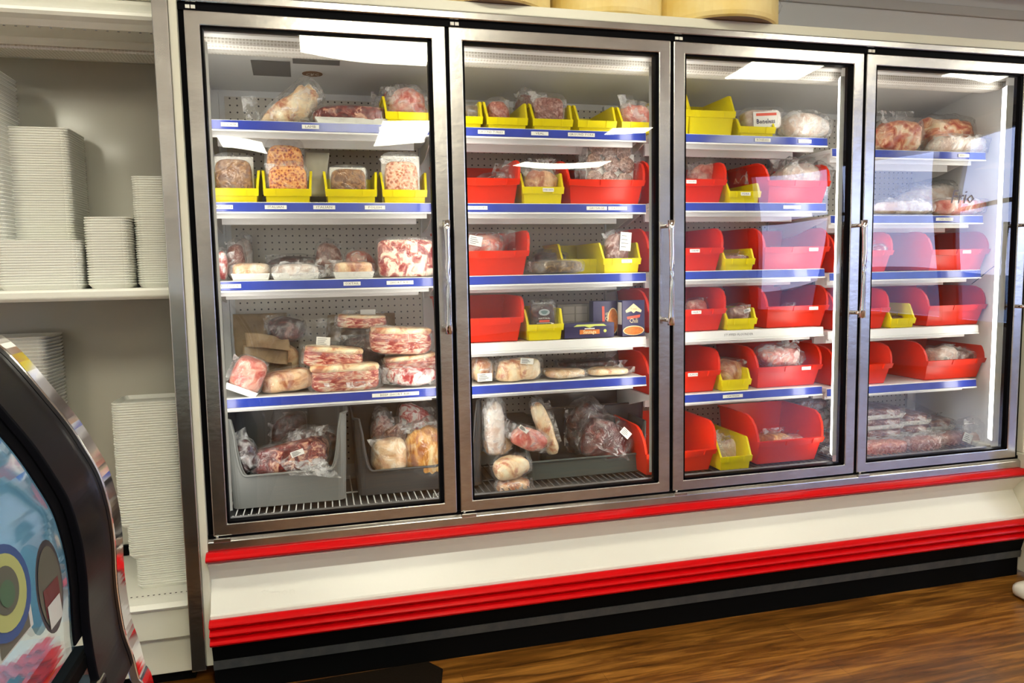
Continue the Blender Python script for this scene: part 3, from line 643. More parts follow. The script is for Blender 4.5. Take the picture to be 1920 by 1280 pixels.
pack('meat_pack','dark','small black pack high at the grey tub back',508,580,768,.47,1,0,.07,pyb=880,e=.45,amp=.1)
pack('poultry_pack','gold','golden bagged poultry filling tub front right',752,845,790,.31,1,0,.13,pyb=895,e=.75,flap=[('tl',.04),('t',.03)],amp=.15,film_=FILM,crease=.12)
pack('poultry_pack','pale','pale bagged poultry at left in dark tub',694,762,822,.30,1,0,.10,pyb=895,e=.75,flap=('tl',.03),amp=.18)
pack('meat_pack','gravel','red brown bag standing between golden bags',714,775,788,.37,1,0,.09,pyb=890,e=.75,flap=('t',.03),amp=.18)
pack('meat_pack','redwhite','pink bagged meat topmost in dark tub',745,822,757,.42,1,0,.10,pyb=890,e=.7,flap=('tr',.04),amp=.2)
pack('meat_pack','ground','cloudy bag at left back of dark tub',698,740,765,.40,1,0,.08,pyb=890,e=.7,film_=FILMH,amp=.2,flap=('t',.02))
# ---- door 2
bin_('yellow',2,1,838,908,'leftmost yellow bin',h=.1,hf=.038,depth=.27)
bin_('yellow',2,1,909,993,'second yellow bin with pink mince',h=.1,hf=.038,depth=.27)
bin_('yellow',2,1,995,1078,'third yellow bin with brown mince block',h=.1,hf=.038,depth=.27)
bin_('yellow',2,1,1079,1160,'fourth yellow bin, empty',h=.1,hf=.038,depth=.27)
bin_('yellow',2,1,1161,1240,'rightmost yellow bin',h=.1,hf=.038,depth=.27)
pack('mince_pack','groundpink','round pink mince pack in second yellow bin',908,954,184,.30,2,1,.08,lift=.004,e=.8,flap=('tr',.02))
pack('mince_pack','ground','square block of brown mince in third yellow bin',996,1056,180,.27,2,1,.07,lift=.004,e=.35,flap=[('tl',.04),('r',.02)],amp=.05)
pack('meat_pack','ground','clear bag behind second yellow bin',965,1010,170,.44,2,1,.08,lift=.004,e=.8,film_=FILMH)
pack('meat_pack','pink','pinkish flat bag in rightmost yellow bin',1162,1222,192,.29,2,1,.08,lift=.004,e=.7,flap=('tl',.05),lab=(.2,.15,.05,.02),amp=.15,film_=FILMH)
pack('meat_pack','olive','small dim bag in leftmost yellow bin',862,902,196,.30,2,1,.08,lift=.004,e=.7,film_=FILMH)
bin_('red',2,2,829,980,'left red bin with clear bag inside',h=.165)
bin_('yellow',2,2,977,1060,'yellow bin of pork chops',label='PORK CHOPS',h=.115,hf=.06,cardx=.1)
bin_('red',2,2,1060,1214,'right red bin holding patties',h=.165,depth=.32)
pack('meat_pack','gravel','brown bagged meat deep in left red bin',885,960,325,.36,2,2,.12,lift=.005,e=.7,amp=.15,flap=('tr',.06))
crumple('plastic_bag','pointed clear bag sticking up from left red bin',FILMH,onY(928,345,.26),(.06,0,-.01),(.035,-.01,.085),'plastic bag',.01,20,seed=13)
pack('chop_pack','tan','pork chops in yellow bin',980,1048,318,.28,2,2,.07,lift=.004,e=.6,flap=[('t',.06),('tl',.03)],amp=.15,meat2=1)
pack('patty_pack','ground','hazy bag standing behind pork chops',990,1050,290,.42,2,2,.07,lift=.004,e=.7,film_=FILMH,amp=.15)
# patties: a tray of round patties in a big clear bag
r=empty('patty_pack','large clear bag of round grey patties '+where(2,2),'meat pack',(onY(1143,350,.27).x,.265,SZ[(2,2)]+.01),(math.radians(-8),math.radians(6),0))
m=MB(); m.box(-.095,.10,.020,.026,0,.205); m.build('foam_backing',FOAM,r,bevel=.002)
for i,(x,z) in enumerate(((-.062,.178),(-.012,.17),(.045,.176),(-.07,.12),(.0,.118),(.062,.122),(-.065,.055),(-.005,.058),(.06,.06))):
    vs,f=superell(.068,.02,.066,1.0,22,10,.06,20,i,False); m=MB(); m.add(vs,f); m.build('patty',M_['patty'],r,smooth=True,loc=(x,.004,z-.031+.03))
m=MB(); vs,f=superell(.235,.05,.225,.35,34,16,.03,9,5,True,.08); m.add(vs,f); sheet(m,(-.1,0,.02),(0,0,.19),(-.05,-.01,.01),9,8,.02,22,3); sheet(m,(.1,0,.05),(0,0,.16),(.035,-.01,.02),9,8,.02,22,4); sheet(m,(-.1,0,.21),(.2,0,0),(0,0,.03),9,8,.01,22,7); m.build('plastic_wrap',FILM,r,smooth=True)
bin_('red',2,3,831,998,'left red bin with white paper and red meat',h=.165)
pack('meat_pack','pink','red meat with cloudy film in left red bin',868,940,440,.30,2,3,.10,lift=.05,e=.7,film_=FILMH,lab=(-.25,.75,.05,.035,.2),amp=.2)
crumple('plastic_bag','upright clear bag at right side of left red bin',FILMH,onY(942,485,.30),(.06,0,-.01),(-.015,-.01,.115),'plastic bag',.01,20,seed=15)
pack('sausage_pack','olive','flat olive brown sausage pack with pale edges',990,1092,487,.26,2,3,.12,e=.5,flap=[('r',.02),('l',.015)],amp=.06,film_=FILM)
pack('meat_pack','dark','dark bag lying behind olive sausage pack',1000,1060,470,.42,2,3,.12,e=.6,amp=.15)
bin_('yellow',2,3,1128,1204,'yellow bin holding bagged brown meat',label='BEEF',h=.115,hf=.055,cardx=.1)
bin_('yellow',2,3,1050,1128,'empty yellow bin left of the labelled one',h=.115,hf=.055,Y=.30,depth=.24)
pack('jerky_pack','gravel','brown meat with white label in yellow bin',1130,1180,432,.265,2,3,.05,lift=.004,e=.5,lab=(.25,.72,.045,.07,.08),amp=.08,flap=('tl',.02))
bin_('red',2,4,830,987,'left red bin, empty',h=.165,hf=.09)
bin_('yellow',2,4,986,1059,'yellow bin with logo pack',h=.115,hf=.06)
r=pack('bacon_pack','dark','dark red pack with grey oval logo',993,1040,564,.265,2,4,.05,lift=.004,e=.35,amp=.04,flap=[('t',.012),('tr',.02)])
GREYL=pbr('grey_logo',(.35,.40,.42),.5); REDL=pbr('red_print',(.75,.10,.05),.5); GRN=pbr('green_print',(.12,.2,.2),.5)
m=MB(); n=20; yy=-.0285; m.oz=.026
m.add([(.0215*math.cos(2*math.pi*i/n),yy,.068+.0125*math.sin(2*math.pi*i/n)) for i in range(n)],[tuple(range(n))],0)
m.add([(.013*math.cos(2*math.pi*i/n)*(1+.2*math.sin(6*math.pi*i/n)),yy-.0006,.068+.007*math.sin(2*math.pi*i/n)) for i in range(n)],[tuple(range(n))],3)
text_mesh(m,'NATURAL',.0085,0,yy-.0005,.045,1,1.2); m.box(-.020,.020,yy-.0006,yy,.031,.039,2); m.box(-.03,.03,yy-.0006,yy,.0275,.029,1); m.box(.026,.036,yy-.0006,yy,.011,.027,1)
m.v=[(a,b_,c_+.030) for a,b_,c_ in m.v]; m.build('printed_label',[GREYL,PAPER,REDL,GRN],r)
pack('meat_pack','dark','dark lump behind logo pack',1000,1035,556,.42,2,4,.08,e=.8,lift=.0,amp=.2)
NAVY=pbr('navy_carton',(.018,.016,.07),.4,col2=(.03,.02,.09),cscale=9); GREYC=pbr('grey_brown_carton',(.14,.12,.10),.6)
ORNG=pbr('orange_print',(.75,.22,.02),.5,col2=(.55,.14,.02),cscale=90); CRM=pbr('cream_print',(.80,.68,.38),.5); YG=pbr('yellow_green_print',(.55,.60,.12),.5)
def carton(label,x0,x1,y0,dep,h,deco,z=SZ[(2,4)],rz=0,cat='carton',front=NAVY,side=None):
    w=x1-x0; o=MB(); o.box(-w/2,w/2,0,dep,0,h); ob=o.build('food_carton',[front],None,loc=((x0+x1)/2,y0,z+.001),rot=(0,0,rz),bevel=.0015); tag(ob,label,cat,'frozen food cartons')
    if deco: m=MB(); deco(m,w,h); m.build('printed_front',[CRM,REDL,ORNG,PAPER,YG,GREYL],ob)
    return ob
def house(m,cx,cz,s,mi,y=-.001):
    m.prism([(cx-s,cz-.25*s),(cx,cz+.55*s),(cx+s,cz-.25*s),(cx+.9*s,cz-.5*s),(cx+.3*s,cz-.32*s),(cx,cz-.55*s),(cx-.3*s,cz-.32*s),(cx-.9*s,cz-.5*s)],y,y+.0006,'y',mi)
def ell(m,cx,cz,a,b,y,mi,n=28): m.add([(cx+a*math.cos(2*math.pi*i/n),y,cz+b*math.sin(2*math.pi*i/n)) for i in range(n)],[tuple(range(n))],mi)
def deco_chili(m,w,h):
    house(m,0,h*.78,w*.36,0); text_mesh(m,'Texas',.011,0,-.0013,h*.765,1,1.0)
    m.prism([(-w*.30,h*.545),(w*.30,h*.60),(w*.27,h*.52),(-w*.27,h*.475)],-.001,-.0004,'y',1); text_mesh(m,'Chili',.026,0,-.0012,h*.43,0,.75)
    ell(m,0,h*.16,w*.47,h*.135,-.0007,0); ell(m,0,h*.155,w*.43,h*.115,-.0011,2)
xa=onY(1165,625,.235).x; xb=onY(1205,625,.235).x
cb=carton('upright navy chili carton at right end of fourth shelf',xa,xb+.004,.225,.045,.137,deco_chili)
m=MB(); m.box(-.0012,-.0006,.004,.04,.045,.13); m.build('nutrition_panel',PAPER,cb,loc=(-(xb+.004-xa)/2,0,0))
def deco_chili2(m,w,h):
    n=24; vs=[(w*.32+.024*math.cos(2*math.pi*i/n),-.0007,h*.42+h*.38*math.sin(2*math.pi*i/n)) for i in range(n)]; m.add(vs,[tuple(range(n))],0)
    vs=[(w*.32+.020*math.cos(2*math.pi*i/n),-.0011,h*.42+h*.35*math.sin(2*math.pi*i/n)) for i in range(n)]; m.add(vs,[tuple(range(n))],2)
    text_mesh(m,'Chili',.022,w*.08,-.0013,h*.55,0,.8,rz=math.pi/2); m.prism([(-w*.12,h*.35),(-w*.02,h*.35),(-w*.04,h*.85),(-w*.14,h*.85)],-.001,-.0004,'y',1)
xc=onY(1115,625,.27).x; carton('navy chili carton lying on its end left of upright one',xc,xa+.004,.285,.045,.135,deco_chili2)
def deco_saus(m,w,h):
    m.prism([(-w*.25,h*.92),(w*.28,h*.92),(w*.34,h*.78),(w*.1,h*.80),(0,h*.68),(-w*.1,h*.80),(-w*.32,h*.78)],-.001,-.0004,'y',4)
    m.box(-w*.20,w*.20,-.001,-.0004,h*.26,h*.56,2); text_mesh(m,'Sausage',.020,0,-.0014,h*.41,0,.85,off=.0004); ell(m,w*.31,h*.45,.006,.006,-.001,4); m.box(-w*.1,w*.1,-.001,-.0004,h*.6,h*.66,3)
xs0=onY(1057,630,.235).x; xs1=onY(1150,630,.235).x
carton('navy sausage carton lying flat in front of tall cartons',xs0,xs1,.225,.06,.056,deco_saus)
def deco_back(m,w,h):
    for i in range(2): m.box(-w*.40+i*w*.45,-w*.02+i*w*.42,-.001,-.0004,h*.22,h*.85,5 if False else 3)
xg=onY(1048,610,.31).x; xg2=onY(1115,610,.31).x
gc=carton('grey brown carton turned backwards behind sausage carton',xg,xg2-.002,.33,.05,.125,None,front=GREYC)
m=MB(); w=.10
for i in range(2):
    for j in range(3): m.box(-.048+i*.052,-.002+i*.052,-.001,-.0004,.028+j*.03,.055+j*.03)
m.build('nutrition_panel',pbr('dim_print',(.24,.21,.18),.6),gc)
SH5=(2,5)
pack('bone_pack','tan','folded brown wrapped meat at far left',884,926,668,.30,2,5,.14,e=.6,film_=FILMH,lab=(-.1,.25,.055,.03,0),amp=.15)
pack('rib_pack','fat','round ribbed pack with white label',928,1016,668,.27,2,5,.10,e=.6,lab=(.1,.85,.05,.022,.1),flap=[('l',.02),('t',.02),('r',.02)],amp=.12)
pack('bone_pack','pale','flat cream bone pack at middle',1022,1098,690,.28,2,5,.12,e=.6,flap=[('f',.012),('l',.02)],film_=FILM,amp=.15)
pack('bone_pack','fat','flat cream bone pack at right',1098,1172,688,.28,2,5,.12,e=.6,flap=[('r',.05),('tr',.03)],amp=.15)
pack('roast_pack','dark','dark bag at the back behind cream packs',1040,1150,672,.46,2,5,.12,e=.6,amp=.15)
# deck door 2
tub(985,1214,800,858,.25,TUBGR,'low green grey plastic tub under dark red roast',.30,cut=.5 if False else .01,cutr=.01,zb=B+.012,H=None)
o=tub(846,908,752,852,.25,TUBD,'dark tub edge left of wrapped packs behind second glass door',.29,zb=B+.012)
m=MB(); m.prism([(-.05,-.10),(.05,-.10),(.05,.12),(-.05,.12)],0,.20,'z'); 
ob=m.build('black_box',BLKBOX,None,loc=(onY(985,800,.36).x,.44,B+.02),bevel=.004); tag(ob,'tall black plastic box standing behind bagged lamb pieces','box')
o2=tub(1012,1212,742,760,.43,BLKBOX,'tall black tote at the back behind the dark red roast',.13,zb=B+.012,cut=.02,cutr=.01)
hd=MB(); hd.box(-.03,.03,-.104,-.1,.14,.165); hd.build('handle_slot',DARKP,ob)
pack('small_roast_pack','fat','upper small wrapped roast of the stack of two',922,998,852,.25,2,0,.10,pyb=895,e=.7,flap=('r',.012),ry=math.radians(-6),amp=.1)
pack('small_roast_pack','tan','lowest small wrapped roast on wire rack',926,1000,895,.24,2,0,.10,pyb=930,e=.7,amp=.12,flap=('r',.01),film_=FILMH)
pack('lamb_pack','pale','greenish wrapped pack above small roasts',908,960,815,.32,2,0,.08,pyb=850,e=.7,film_=FILMH,amp=.2)
pack('lamb_pack','white','long pale bag hanging down at left',908,945,748,.27,2,0,.06,pyb=850,e=.8,film_=FILMH,flap=('tl',.03),amp=.2,crease=.2)
pack('lamb_pack','pink','pale bagged shank with white label lying diagonal',942,1024,800,.26,2,0,.07,pyb=842,e=.8,ry=math.radians(28),film_=FILMH,lab=(-.3,.8,.04,.015,.2),flap=('l',.05),amp=.15)
pack('lamb_pack','fat','long pale shank bag standing behind black box edge',1018,1050,742,.29,2,0,.07,pyb=850,e=.8,ry=math.radians(-16),film_=FILM,flap=[('r',.02),('t',.02)],amp=.2)
pack('roast_pack','roast','big dark red roast with white label over tub',1066,1170,778,.30,2,0,.15,pyb=862,e=.8,ry=math.radians(24),film_=FILM,lab=(.15,.80,.045,.028,.35),flap=[('r',.06),('f',.04),('l',.02)],amp=.12,fs=1.12)
pack('meat_pack','dark','dim dark bag behind the big red roast',1060,1130,752,.40,2,0,.10,pyb=850,e=.7,amp=.2,film_=FILM)
# ---- door 3
bin_('yellow',3,1,1262,1297,'leftmost yellow bin, mostly behind frame',h=.16,hf=.09,depth=.25)
bin_('yellow',3,1,1288,1381,'large empty yellow bin',h=.16,hf=.09,depth=.25)
bin_('yellow',3,1,1384,1456,'yellow bin with boneless meat pack',h=.07,hf=.036,depth=.27)
r=pack('meat_pack','white','white printed pack reading Boneless',1390,1462,205,.27,3,1,.08,lift=.03,e=.4,amp=.04,ry=math.radians(-4),flap=('t',.01),film_=FILM)
m=MB(); yy=-.0445; m.box(-.058,.050,yy,yy+.0012,.006,.068,0); m.box(-.045,.045,yy-.0008,yy,.052,.062,1); text_mesh(m,'Boneless',.026,-.004,yy-.0008,.030,2,.9,off=.0004); m.build('printed_label',[PAPER,REDL,NAVY],r)
pack('fish_pack','white','white bagged fillets right of yellow bins',1458,1552,212,.27,3,1,.12,e=.7,flap=('r',.025),film_=FILMH,amp=.12)
bin_('red',3,2,1215,1367,'left red bin with crumpled film',label='CHOPS',h=.165,cardx=.0)
bin_('yellow',3,2,1364,1428,'yellow bin between two red bins',h=.08,hf=.045,label='PORK')
bin_('red',3,2,1436,1560,'right red bin with pale bags',h=.165)
crumple('plastic_bag','crumpled clear bag rising out of left red bin',FILM,onY(1290,335,.30),(.10,0,.0),(.01,.03,.09),'plastic bag',.03,14,seed=31)
pack('meat_pack','pink','dim bagged meat in left red bin',1290,1345,305,.36,3,2,.10,lift=.02,e=.7,film_=FILM,amp=.2)
pack('meat_pack','white','pale bags filling right red bin',1448,1545,305,.33,3,2,.12,lift=.03,e=.7,film_=FILMH,amp=.2,flap=('tl',.04),crease=.2)
for (s,fullp) in ((3,None),(4,None),(5,None)):
    yl={3:'third',4:'fourth',5:'fifth'}[s]
    x0,x1,x2,x3,x4,x5={3:(1210,1361,1356,1417,1428,1559),4:(1210,1366,1361,1420,1433,1557),5:(1210,1355,1350,1410,1415,1545)}[s]
    bin_('red',3,s,x0,x1,'left red bin',h=.168,label={3:'SHRIMP',4:'HALIBUT',5:'SALMON'}[s],cardx=.08)
    bin_('yellow',3,s,x2,x3,'small yellow bin between red bins',h=.085,hf=.045)
    bin_('red',3,s,x4,x5,'right red bin',h=.168,label={3:'TUNA',4:'SNAPPER',5:'COD'}[s],depth=.32,cardx=.2)
pack('fish_pack','ground','brown bagged fillets in small yellow bin',1352,1408,476,.27,3,3,.07,lift=.004,e=.6,film_=FILMH)
pack('fish_pack','gravel','crumpled brown packs in small yellow bin',1358,1405,574,.27,3,4,.07,lift=.004,e=.7,film_=FILM,lab=(.2,.8,.03,.015,-.3),amp=.2,crease=.15)
pack('fish_pack','tan','loose brown bagged pieces in small yellow bin',1345,1400,675,.30,3,5,.08,lift=.004,e=.7,film_=FILM,amp=.2)
pack('fish_pack','white','corner of pale pack in right red bin',1438,1480,482,.29,3,3,.05,lift=.06,e=.6,film_=FILMH)
pack('fish_pack','white','low pale pack in right red bin',1438,1490,575,.30,3,4,.06,lift=.05,e=.6,film_=FILMH)
pack('fish_pack','pink','pink bagged fillets in left red bin',1288,1325,560,.32,3,4,.08,lift=.03,e=.7,film_=FILM,amp=.2)
pack('fish_pack','pink','pink bag spilling over right red bin',1415,1500,645,.28,3,5,.10,lift=.07,e=.8,film_=FILMH,amp=.2,flap=[('tr',.06)],crease=.2)
crumple('plastic_bag','white plastic bag end folded over right red bin rim',FILMH,onY(1442,692,.215),(.03,0,.015),(.075,.0,.075),'plastic bag',.008,20,seed=33)
bin_('red',3,0,1205,1348,'left red bin',h=.19,hf=.09,z=B+.018,depth=.33,Y=.14)
bin_('yellow',3,0,1348,1412,'yellow bin of bagged pale fish',h=.12,hf=.055,z=B+.018,Y=.13)
bin_('red',3,0,1416,1548,'largest red bin with wide open front',h=.20,hf=.10,z=B+.018,Y=.145,depth=.29)
pack('fish_pack','white','pale pink fillets bag in yellow bin',1340,1400,820,.27,3,0,.08,pyb=875,e=.7,film_=FILM,flap=('tl',.06),amp=.15)
pack('fish_pack','gold','golden breaded fish lying in largest red bin',1425,1475,808,.33,3,0,.12,pyb=840,e=.7,film_=FILM,amp=.2)
pack('fish_pack','pink','pink bag with pointed corner in largest red bin',1462,1520,815,.29,3,0,.08,pyb=842,e=.6,film_=FILMH,flap=('tr',.03))
for i,(a,b,y,yb,dd) in enumerate(((1430,1545,748,770,'topmost'),(1440,1550,765,788,'second'),(1470,1560,784,810,'third'),(1490,1560,806,840,'lowest'))):
    pack('squid_pack','gravel',f'{dd} dark wrapped flat pack of back pile',a,b,y,.52-.006*i,3,0,.10,pyb=yb,e=.6,film_=FILMH,amp=.15,crease=.15)
pack('crab_pack','dark','dark bagged pieces wedged beside largest red bin',1535,1560,840,.30,3,0,.10,pyb=876,e=.8,film_=FILMH,amp=.2)
for (px,py,Y_,u,v,t) in ((1375,345,.36,(.07,0,0),(.02,.0,.07),'clear film sticking up between the red bins on second shelf behind third glass door'),
  (1470,330,.28,(.09,0,0),(.03,-.02,.05),'clear bag end over the pale bags on second shelf behind third glass door'),
  (1300,505,.30,(.05,0,0),(-.01,.0,.08),'clear film scrap in left red bin on third shelf behind third glass door'),
  (1345,860,.22,(.06,0,0),(-.01,.05,.09),'clear bag end rising from yellow bin at the bottom behind third glass door')):
    crumple('plastic_bag',t,FILME,onY(px,py,Y_),u,v,'plastic bag',.02,18,seed=px%50)
# ---- door 4
pack('chicken_pack','chick','pink bagged chicken at left',1640,1718,222,.30,4,1,.13,e=.7,film_=FILM,flap=('t',.055),amp=.15)
pack('chicken_pack','chick','long bag of pink chicken at middle',1716,1826,218,.36,4,1,.14,e=.75,film_=FILM,amp=.15,flap=('tr',.02))
pack('chicken_pack','white','flat clear bag at right end',1742,1842,254,.27,4,1,.12,e=.6,film_=FILMH,amp=.15,flap=('r',.01))
pack('chicken_pack','white','long flat pale pack at left',1636,1738,375,.27,4,2,.14,e=.6,film_=FILMH,amp=.12)
pack('chicken_pack','pink','long flat pink pack at right',1742,1838,374,.28,4,2,.14,e=.6,film_=FILMH,amp=.12)
pack('chicken_pack','white','pale pack at the back pile',1680,1800,345,.45,4,2,.14,e=.6,film_=FILMH,amp=.15)
for s,(x1,y0,y1_,x4,x5) in {3:(1678,0,0,1742,1858),4:(1671,1668,1718,1737,1851),5:(1677,0,0,1733,1851)}.items():
    bin_('red',4,s,1560,x1,'left red bin cut by door frame',h=.168)
    if y0: bin_('yellow',4,s,y0,y1_,'yellow bin between red bins',h=.10,hf=.04)
    bin_('red',4,s,x4,x5,'right red bin',h=.168,label='DUCK' if s==3 else None,depth=.33,cardx=.05)
pack('meat_pack','redwhite','pink wrapped pack in left red bin',1636,1660,458,.26,4,3,.06,lift=.06,e=.7,film_=FILMH)
pack('meat_pack','gravel','brown pack inside yellow bin',1665,1700,590,.30,4,4,.06,lift=.004,e=.7,film_=FILM)
pack('meat_pack','white','silvery bagged meat in right red bin',1740,1785,648,.30,4,5,.09,lift=.05,e=.7,film_=FILMH,lab=(-.1,.4,.03,.02,.2),amp=.2)
pack('meat_pack','gravel','brown bagged meat beside the silvery one',1785,1835,655,.30,4,5,.09,lift=.05,e=.7,film_=FILMH,amp=.15)
k=0
for col,(a,b,n) in enumerate(((1600,1668,5),(1665,1715,4),(1700,1760,3))):
    for i in range(n):
        y=835-i*19-col*8
        pack('sausage_pack','gravel',f"{['lowest','second','third','fourth','topmost'][i] if i<n-1 else 'topmost'} flat brown pack of the {['left','middle','right'][col]} pile",a-i*1,b+4,y,.40+.015*col,4,0,.20,pyb=y+20,e=.45,film_=FILMH,tray='bed',amp=.06,group='flat sausage packs piled on the bottom deck')
for (a,b,y,yb,t) in ((1612,1700,822,858,'left'),(1690,1765,815,852,'second'),(1735,1815,808,842,'third, white labelled')):
    pack('mince_pack','ground' if t!='left' else 'groundpink',f'{t} shiny pack of brown mince',a,b,y,.24 if t!='third, white labelled' else .28,4,0,.10,pyb=yb,e=.65,film_=FILM,lab=(.25,.7,.05,.04,.4) if 'third' in t else None,amp=.1,crease=.12)
pack('meat_pack','white','clear empty looking bag in right corner',1800,1862,785,.25,4,0,.10,pyb=846,e=.8,film_=FILM,amp=.2,crease=.2,fs=1.6)
# acrylic divider on deck of door 4
m=MB(); m.prism([(.18,B+.01),(.57,B+.01),(.57,B+.19),(.18,B+.10)],3.045,3.049); ob=m.build('acrylic_divider',CLEARB,None); tag(ob,'clear acrylic divider along the right wall of the bottom deck','divider')
m=MB(); c=onZ(1843,512,SZ[(4,3)]); pts=[onY(1822,532,.26),onY(1838,520,.215),onY(1852,508,.19),onY(1864,499,.175)]; m.tube(pts,.0016,6); ob=m.build('cable_tie',BLACK,None,smooth=True); tag(ob,'thin black cable tie sticking out at the right end of third shelf','cable tie')
# ---------------------------------------------------------------- left open shelving case
lu=empty('shelving_case','white open shelving case left of the freezer, holding foam tray stacks','shelving')
LX0,LX1=-1.5,-.088
m=MB(); m.box(LX0,LX1,.52,.60,.10,B+1.75); m.build('back_panel',pbr('glossy_back_panel',(.62,.60,.52),.12,coat=.3,bump=.03,bscale=5),lu)
m=MB(); m.box(LX0,LX1,.505,.52,B-.205,B-.168); m.build('dark_gap',BLACK,lu)
# canopy
cp=[(.52,B+1.56),(.36,B+1.545),(.33,B+1.55),(.20,B+1.52),(.17,B+1.535),(.09,B+1.545),(.075,B+1.56)]+[(.07+.03*(1-math.cos(math.pi*i/8))-.0-.03*math.sin(math.pi*i/8)*1.2,B+1.56+.075*i/8) for i in range(1,9)]+[(.16,B+1.66),(.52,B+1.70)]
m=MB(); m.prism(cp,LX0,LX1); m.build('canopy',WHITE,lu,bevel=0)
m=MB(); m.box(LX0,LX1,.215,.315,B+1.512,B+1.524); m.build('air_grille',MATS['honeycomb_grille'],lu)
m=MB()
for i in range(46): x=LX1-.01-i*.03; m.box(x-.006,x,.088,.0905,B+1.540,B+1.5425)
m.build('vent_slots',GREYP,lu)
m=MB(); m.box(LX0,LX1,.14,.52,B+1.655,B+1.80); m.build('top_panel',CREAM,lu,bevel=.004)
# shelf
m=MB(); m.prism([(.055,B+.772),(.06,B+.780),(.52,B+.780),(.52,B+.768),(.09,B+.765),(.085,B+.745),(.062,B+.745),(.054,B+.755)],LX0,LX1); m.build('shelf',WHITE,lu,bevel=.003)
# deck and lower panels
DZ=B-.207
m=MB(); m.prism([(.52,DZ),(.09,DZ),(.05,DZ-.006),(.035,DZ-.018),(.045,DZ-.03),(.52,DZ-.03)],LX0,LX1); m.build('deck',WHITE,lu,bevel=.002)
m=MB()
for i in range(60): x=LX1-.012-i*.0165; m.add([(x+.0035*math.cos(a*math.pi/4),.105+.0035*math.sin(a*math.pi/4),DZ+.0008) for a in range(8)],[tuple(range(8))])
m.build('deck_holes',BLACK,lu)
m=MB(); m.box(LX0,LX1,.05,.52,DZ-.125,DZ-.03); m.box(LX0,LX1,.075,.52,0.04,DZ-.125); m.build('lower_panel',CREAM,lu,bevel=.003)
m=MB(); m.box(LX0,LX1,.10,.52,0,.04); m.build('plinth',DARKP,lu)
# foam trays
def tray_mesh(w,d,h=.016):
    m=MB(); n=3; r=.022
    def rr(w,d,r,z):
        o=[]
        for (cx,cy,a0) in ((w/2-r,d/2-r,0),(-w/2+r,d/2-r,90),(-w/2+r,-d/2+r,180),(w/2-r,-d/2+r,270)):
            for i in range(n+1): a=math.radians(a0+90*i/n); o.append((cx+r*math.cos(a),cy+r*math.sin(a),z))
        return o
    L=[rr(w-.02,d-.02,r*.8,0),rr(w-.004,d-.004,r,h-.0045),rr(w,d,r,h-.0035),rr(w,d,r,h-.0005),rr(w-.008,d-.008,r*.9,h),rr(w-.026,d-.026,r*.7,.003)]
    k=len(L[0]); V=[p for q in L for p in q]; Fc=[(j*k+i,j*k+(i+1)%k,(j+1)*k+(i+1)%k,(j+1)*k+i) for j in range(5) for i in range(k)]+[tuple(range(k))[::-1],tuple(range(5*k,6*k))]
    m.add(V,Fc); return m.mesh('foam_tray',FOAM)
def stack(px0,px1,pytop,zb,Y,dep,pitch,label,group,base=0,maxn=999,jit=.001):
    xa,xb=onY(px0,(pytop+540)/2 if zb>1 else 950,Y).x,onY(px1,(pytop+540)/2 if zb>1 else 950,Y).x
    zt=onY((px0+px1)/2,pytop,Y).z; n=min(maxn,max(1,int((zt-zb-base)/pitch))); me=tray_mesh(xb-xa,dep)
    for i in range(n):
        o=link('foam_tray',me,None,((xa+xb)/2+random.uniform(-jit,jit),Y+dep/2+random.uniform(-jit,jit),zb+base+i*pitch),(0,0,random.uniform(-.006,.006)))
        tag(o,label,'foam tray',group)
    return n
ZS=B+.780
nt=0
nt+=stack(-12,152,455,ZS,.115,.17,.0078,'white foam tray in the low wide front stack on the shelf','low wide front tray stack')
nt+=stack(8,137,240,ZS,.30,.20,.0078,'white foam tray in the tall stack behind the low front one','tall tray stack behind')
nt+=stack(157,246,409,ZS,.12,.17,.0078,'white foam tray in the short round cornered stack at shelf middle','short middle tray stack')
nt+=stack(250,338,335,ZS,.15,.2,.0072,'white foam tray in the medium stack beside the steel freezer end','medium tray stack by freezer')
nt+=stack(-110,4,118,ZS,.22,.2,.012,'white foam tray in the tallest stack at the left picture edge','tallest tray stack at left edge')
nt+=stack(236,360,880+5,DZ,.16,.18,.0072,'white foam tray in bottom section of the tall deck stack','deck tray stack, bottom',maxn=19,jit=.001) if False else 0
n1=stack(246,362,1040,DZ,.16,.18,.0075,'white foam tray at the narrow foot of the deck stack beside freezer','narrow foot of the deck stack'); b1=n1*.0075
n2=stack(233,362,985,DZ,.155,.2,.0075,'white foam tray in the wide middle part of the deck stack','wide middle of the deck stack',base=b1); b2=b1+n2*.0075
n3=stack(218,350,757,DZ,.16,.18,.0082,'white foam tray in the tall upper part of the deck stack','tall upper part of the deck stack',base=b2)
n4=stack(-60,108,635,DZ,.30,.2,.0115,'white foam tray in the stack behind the black curved counter','tray stack behind the counter')
nt+=n1+n2+n3+n4; print('TRAYS',nt)
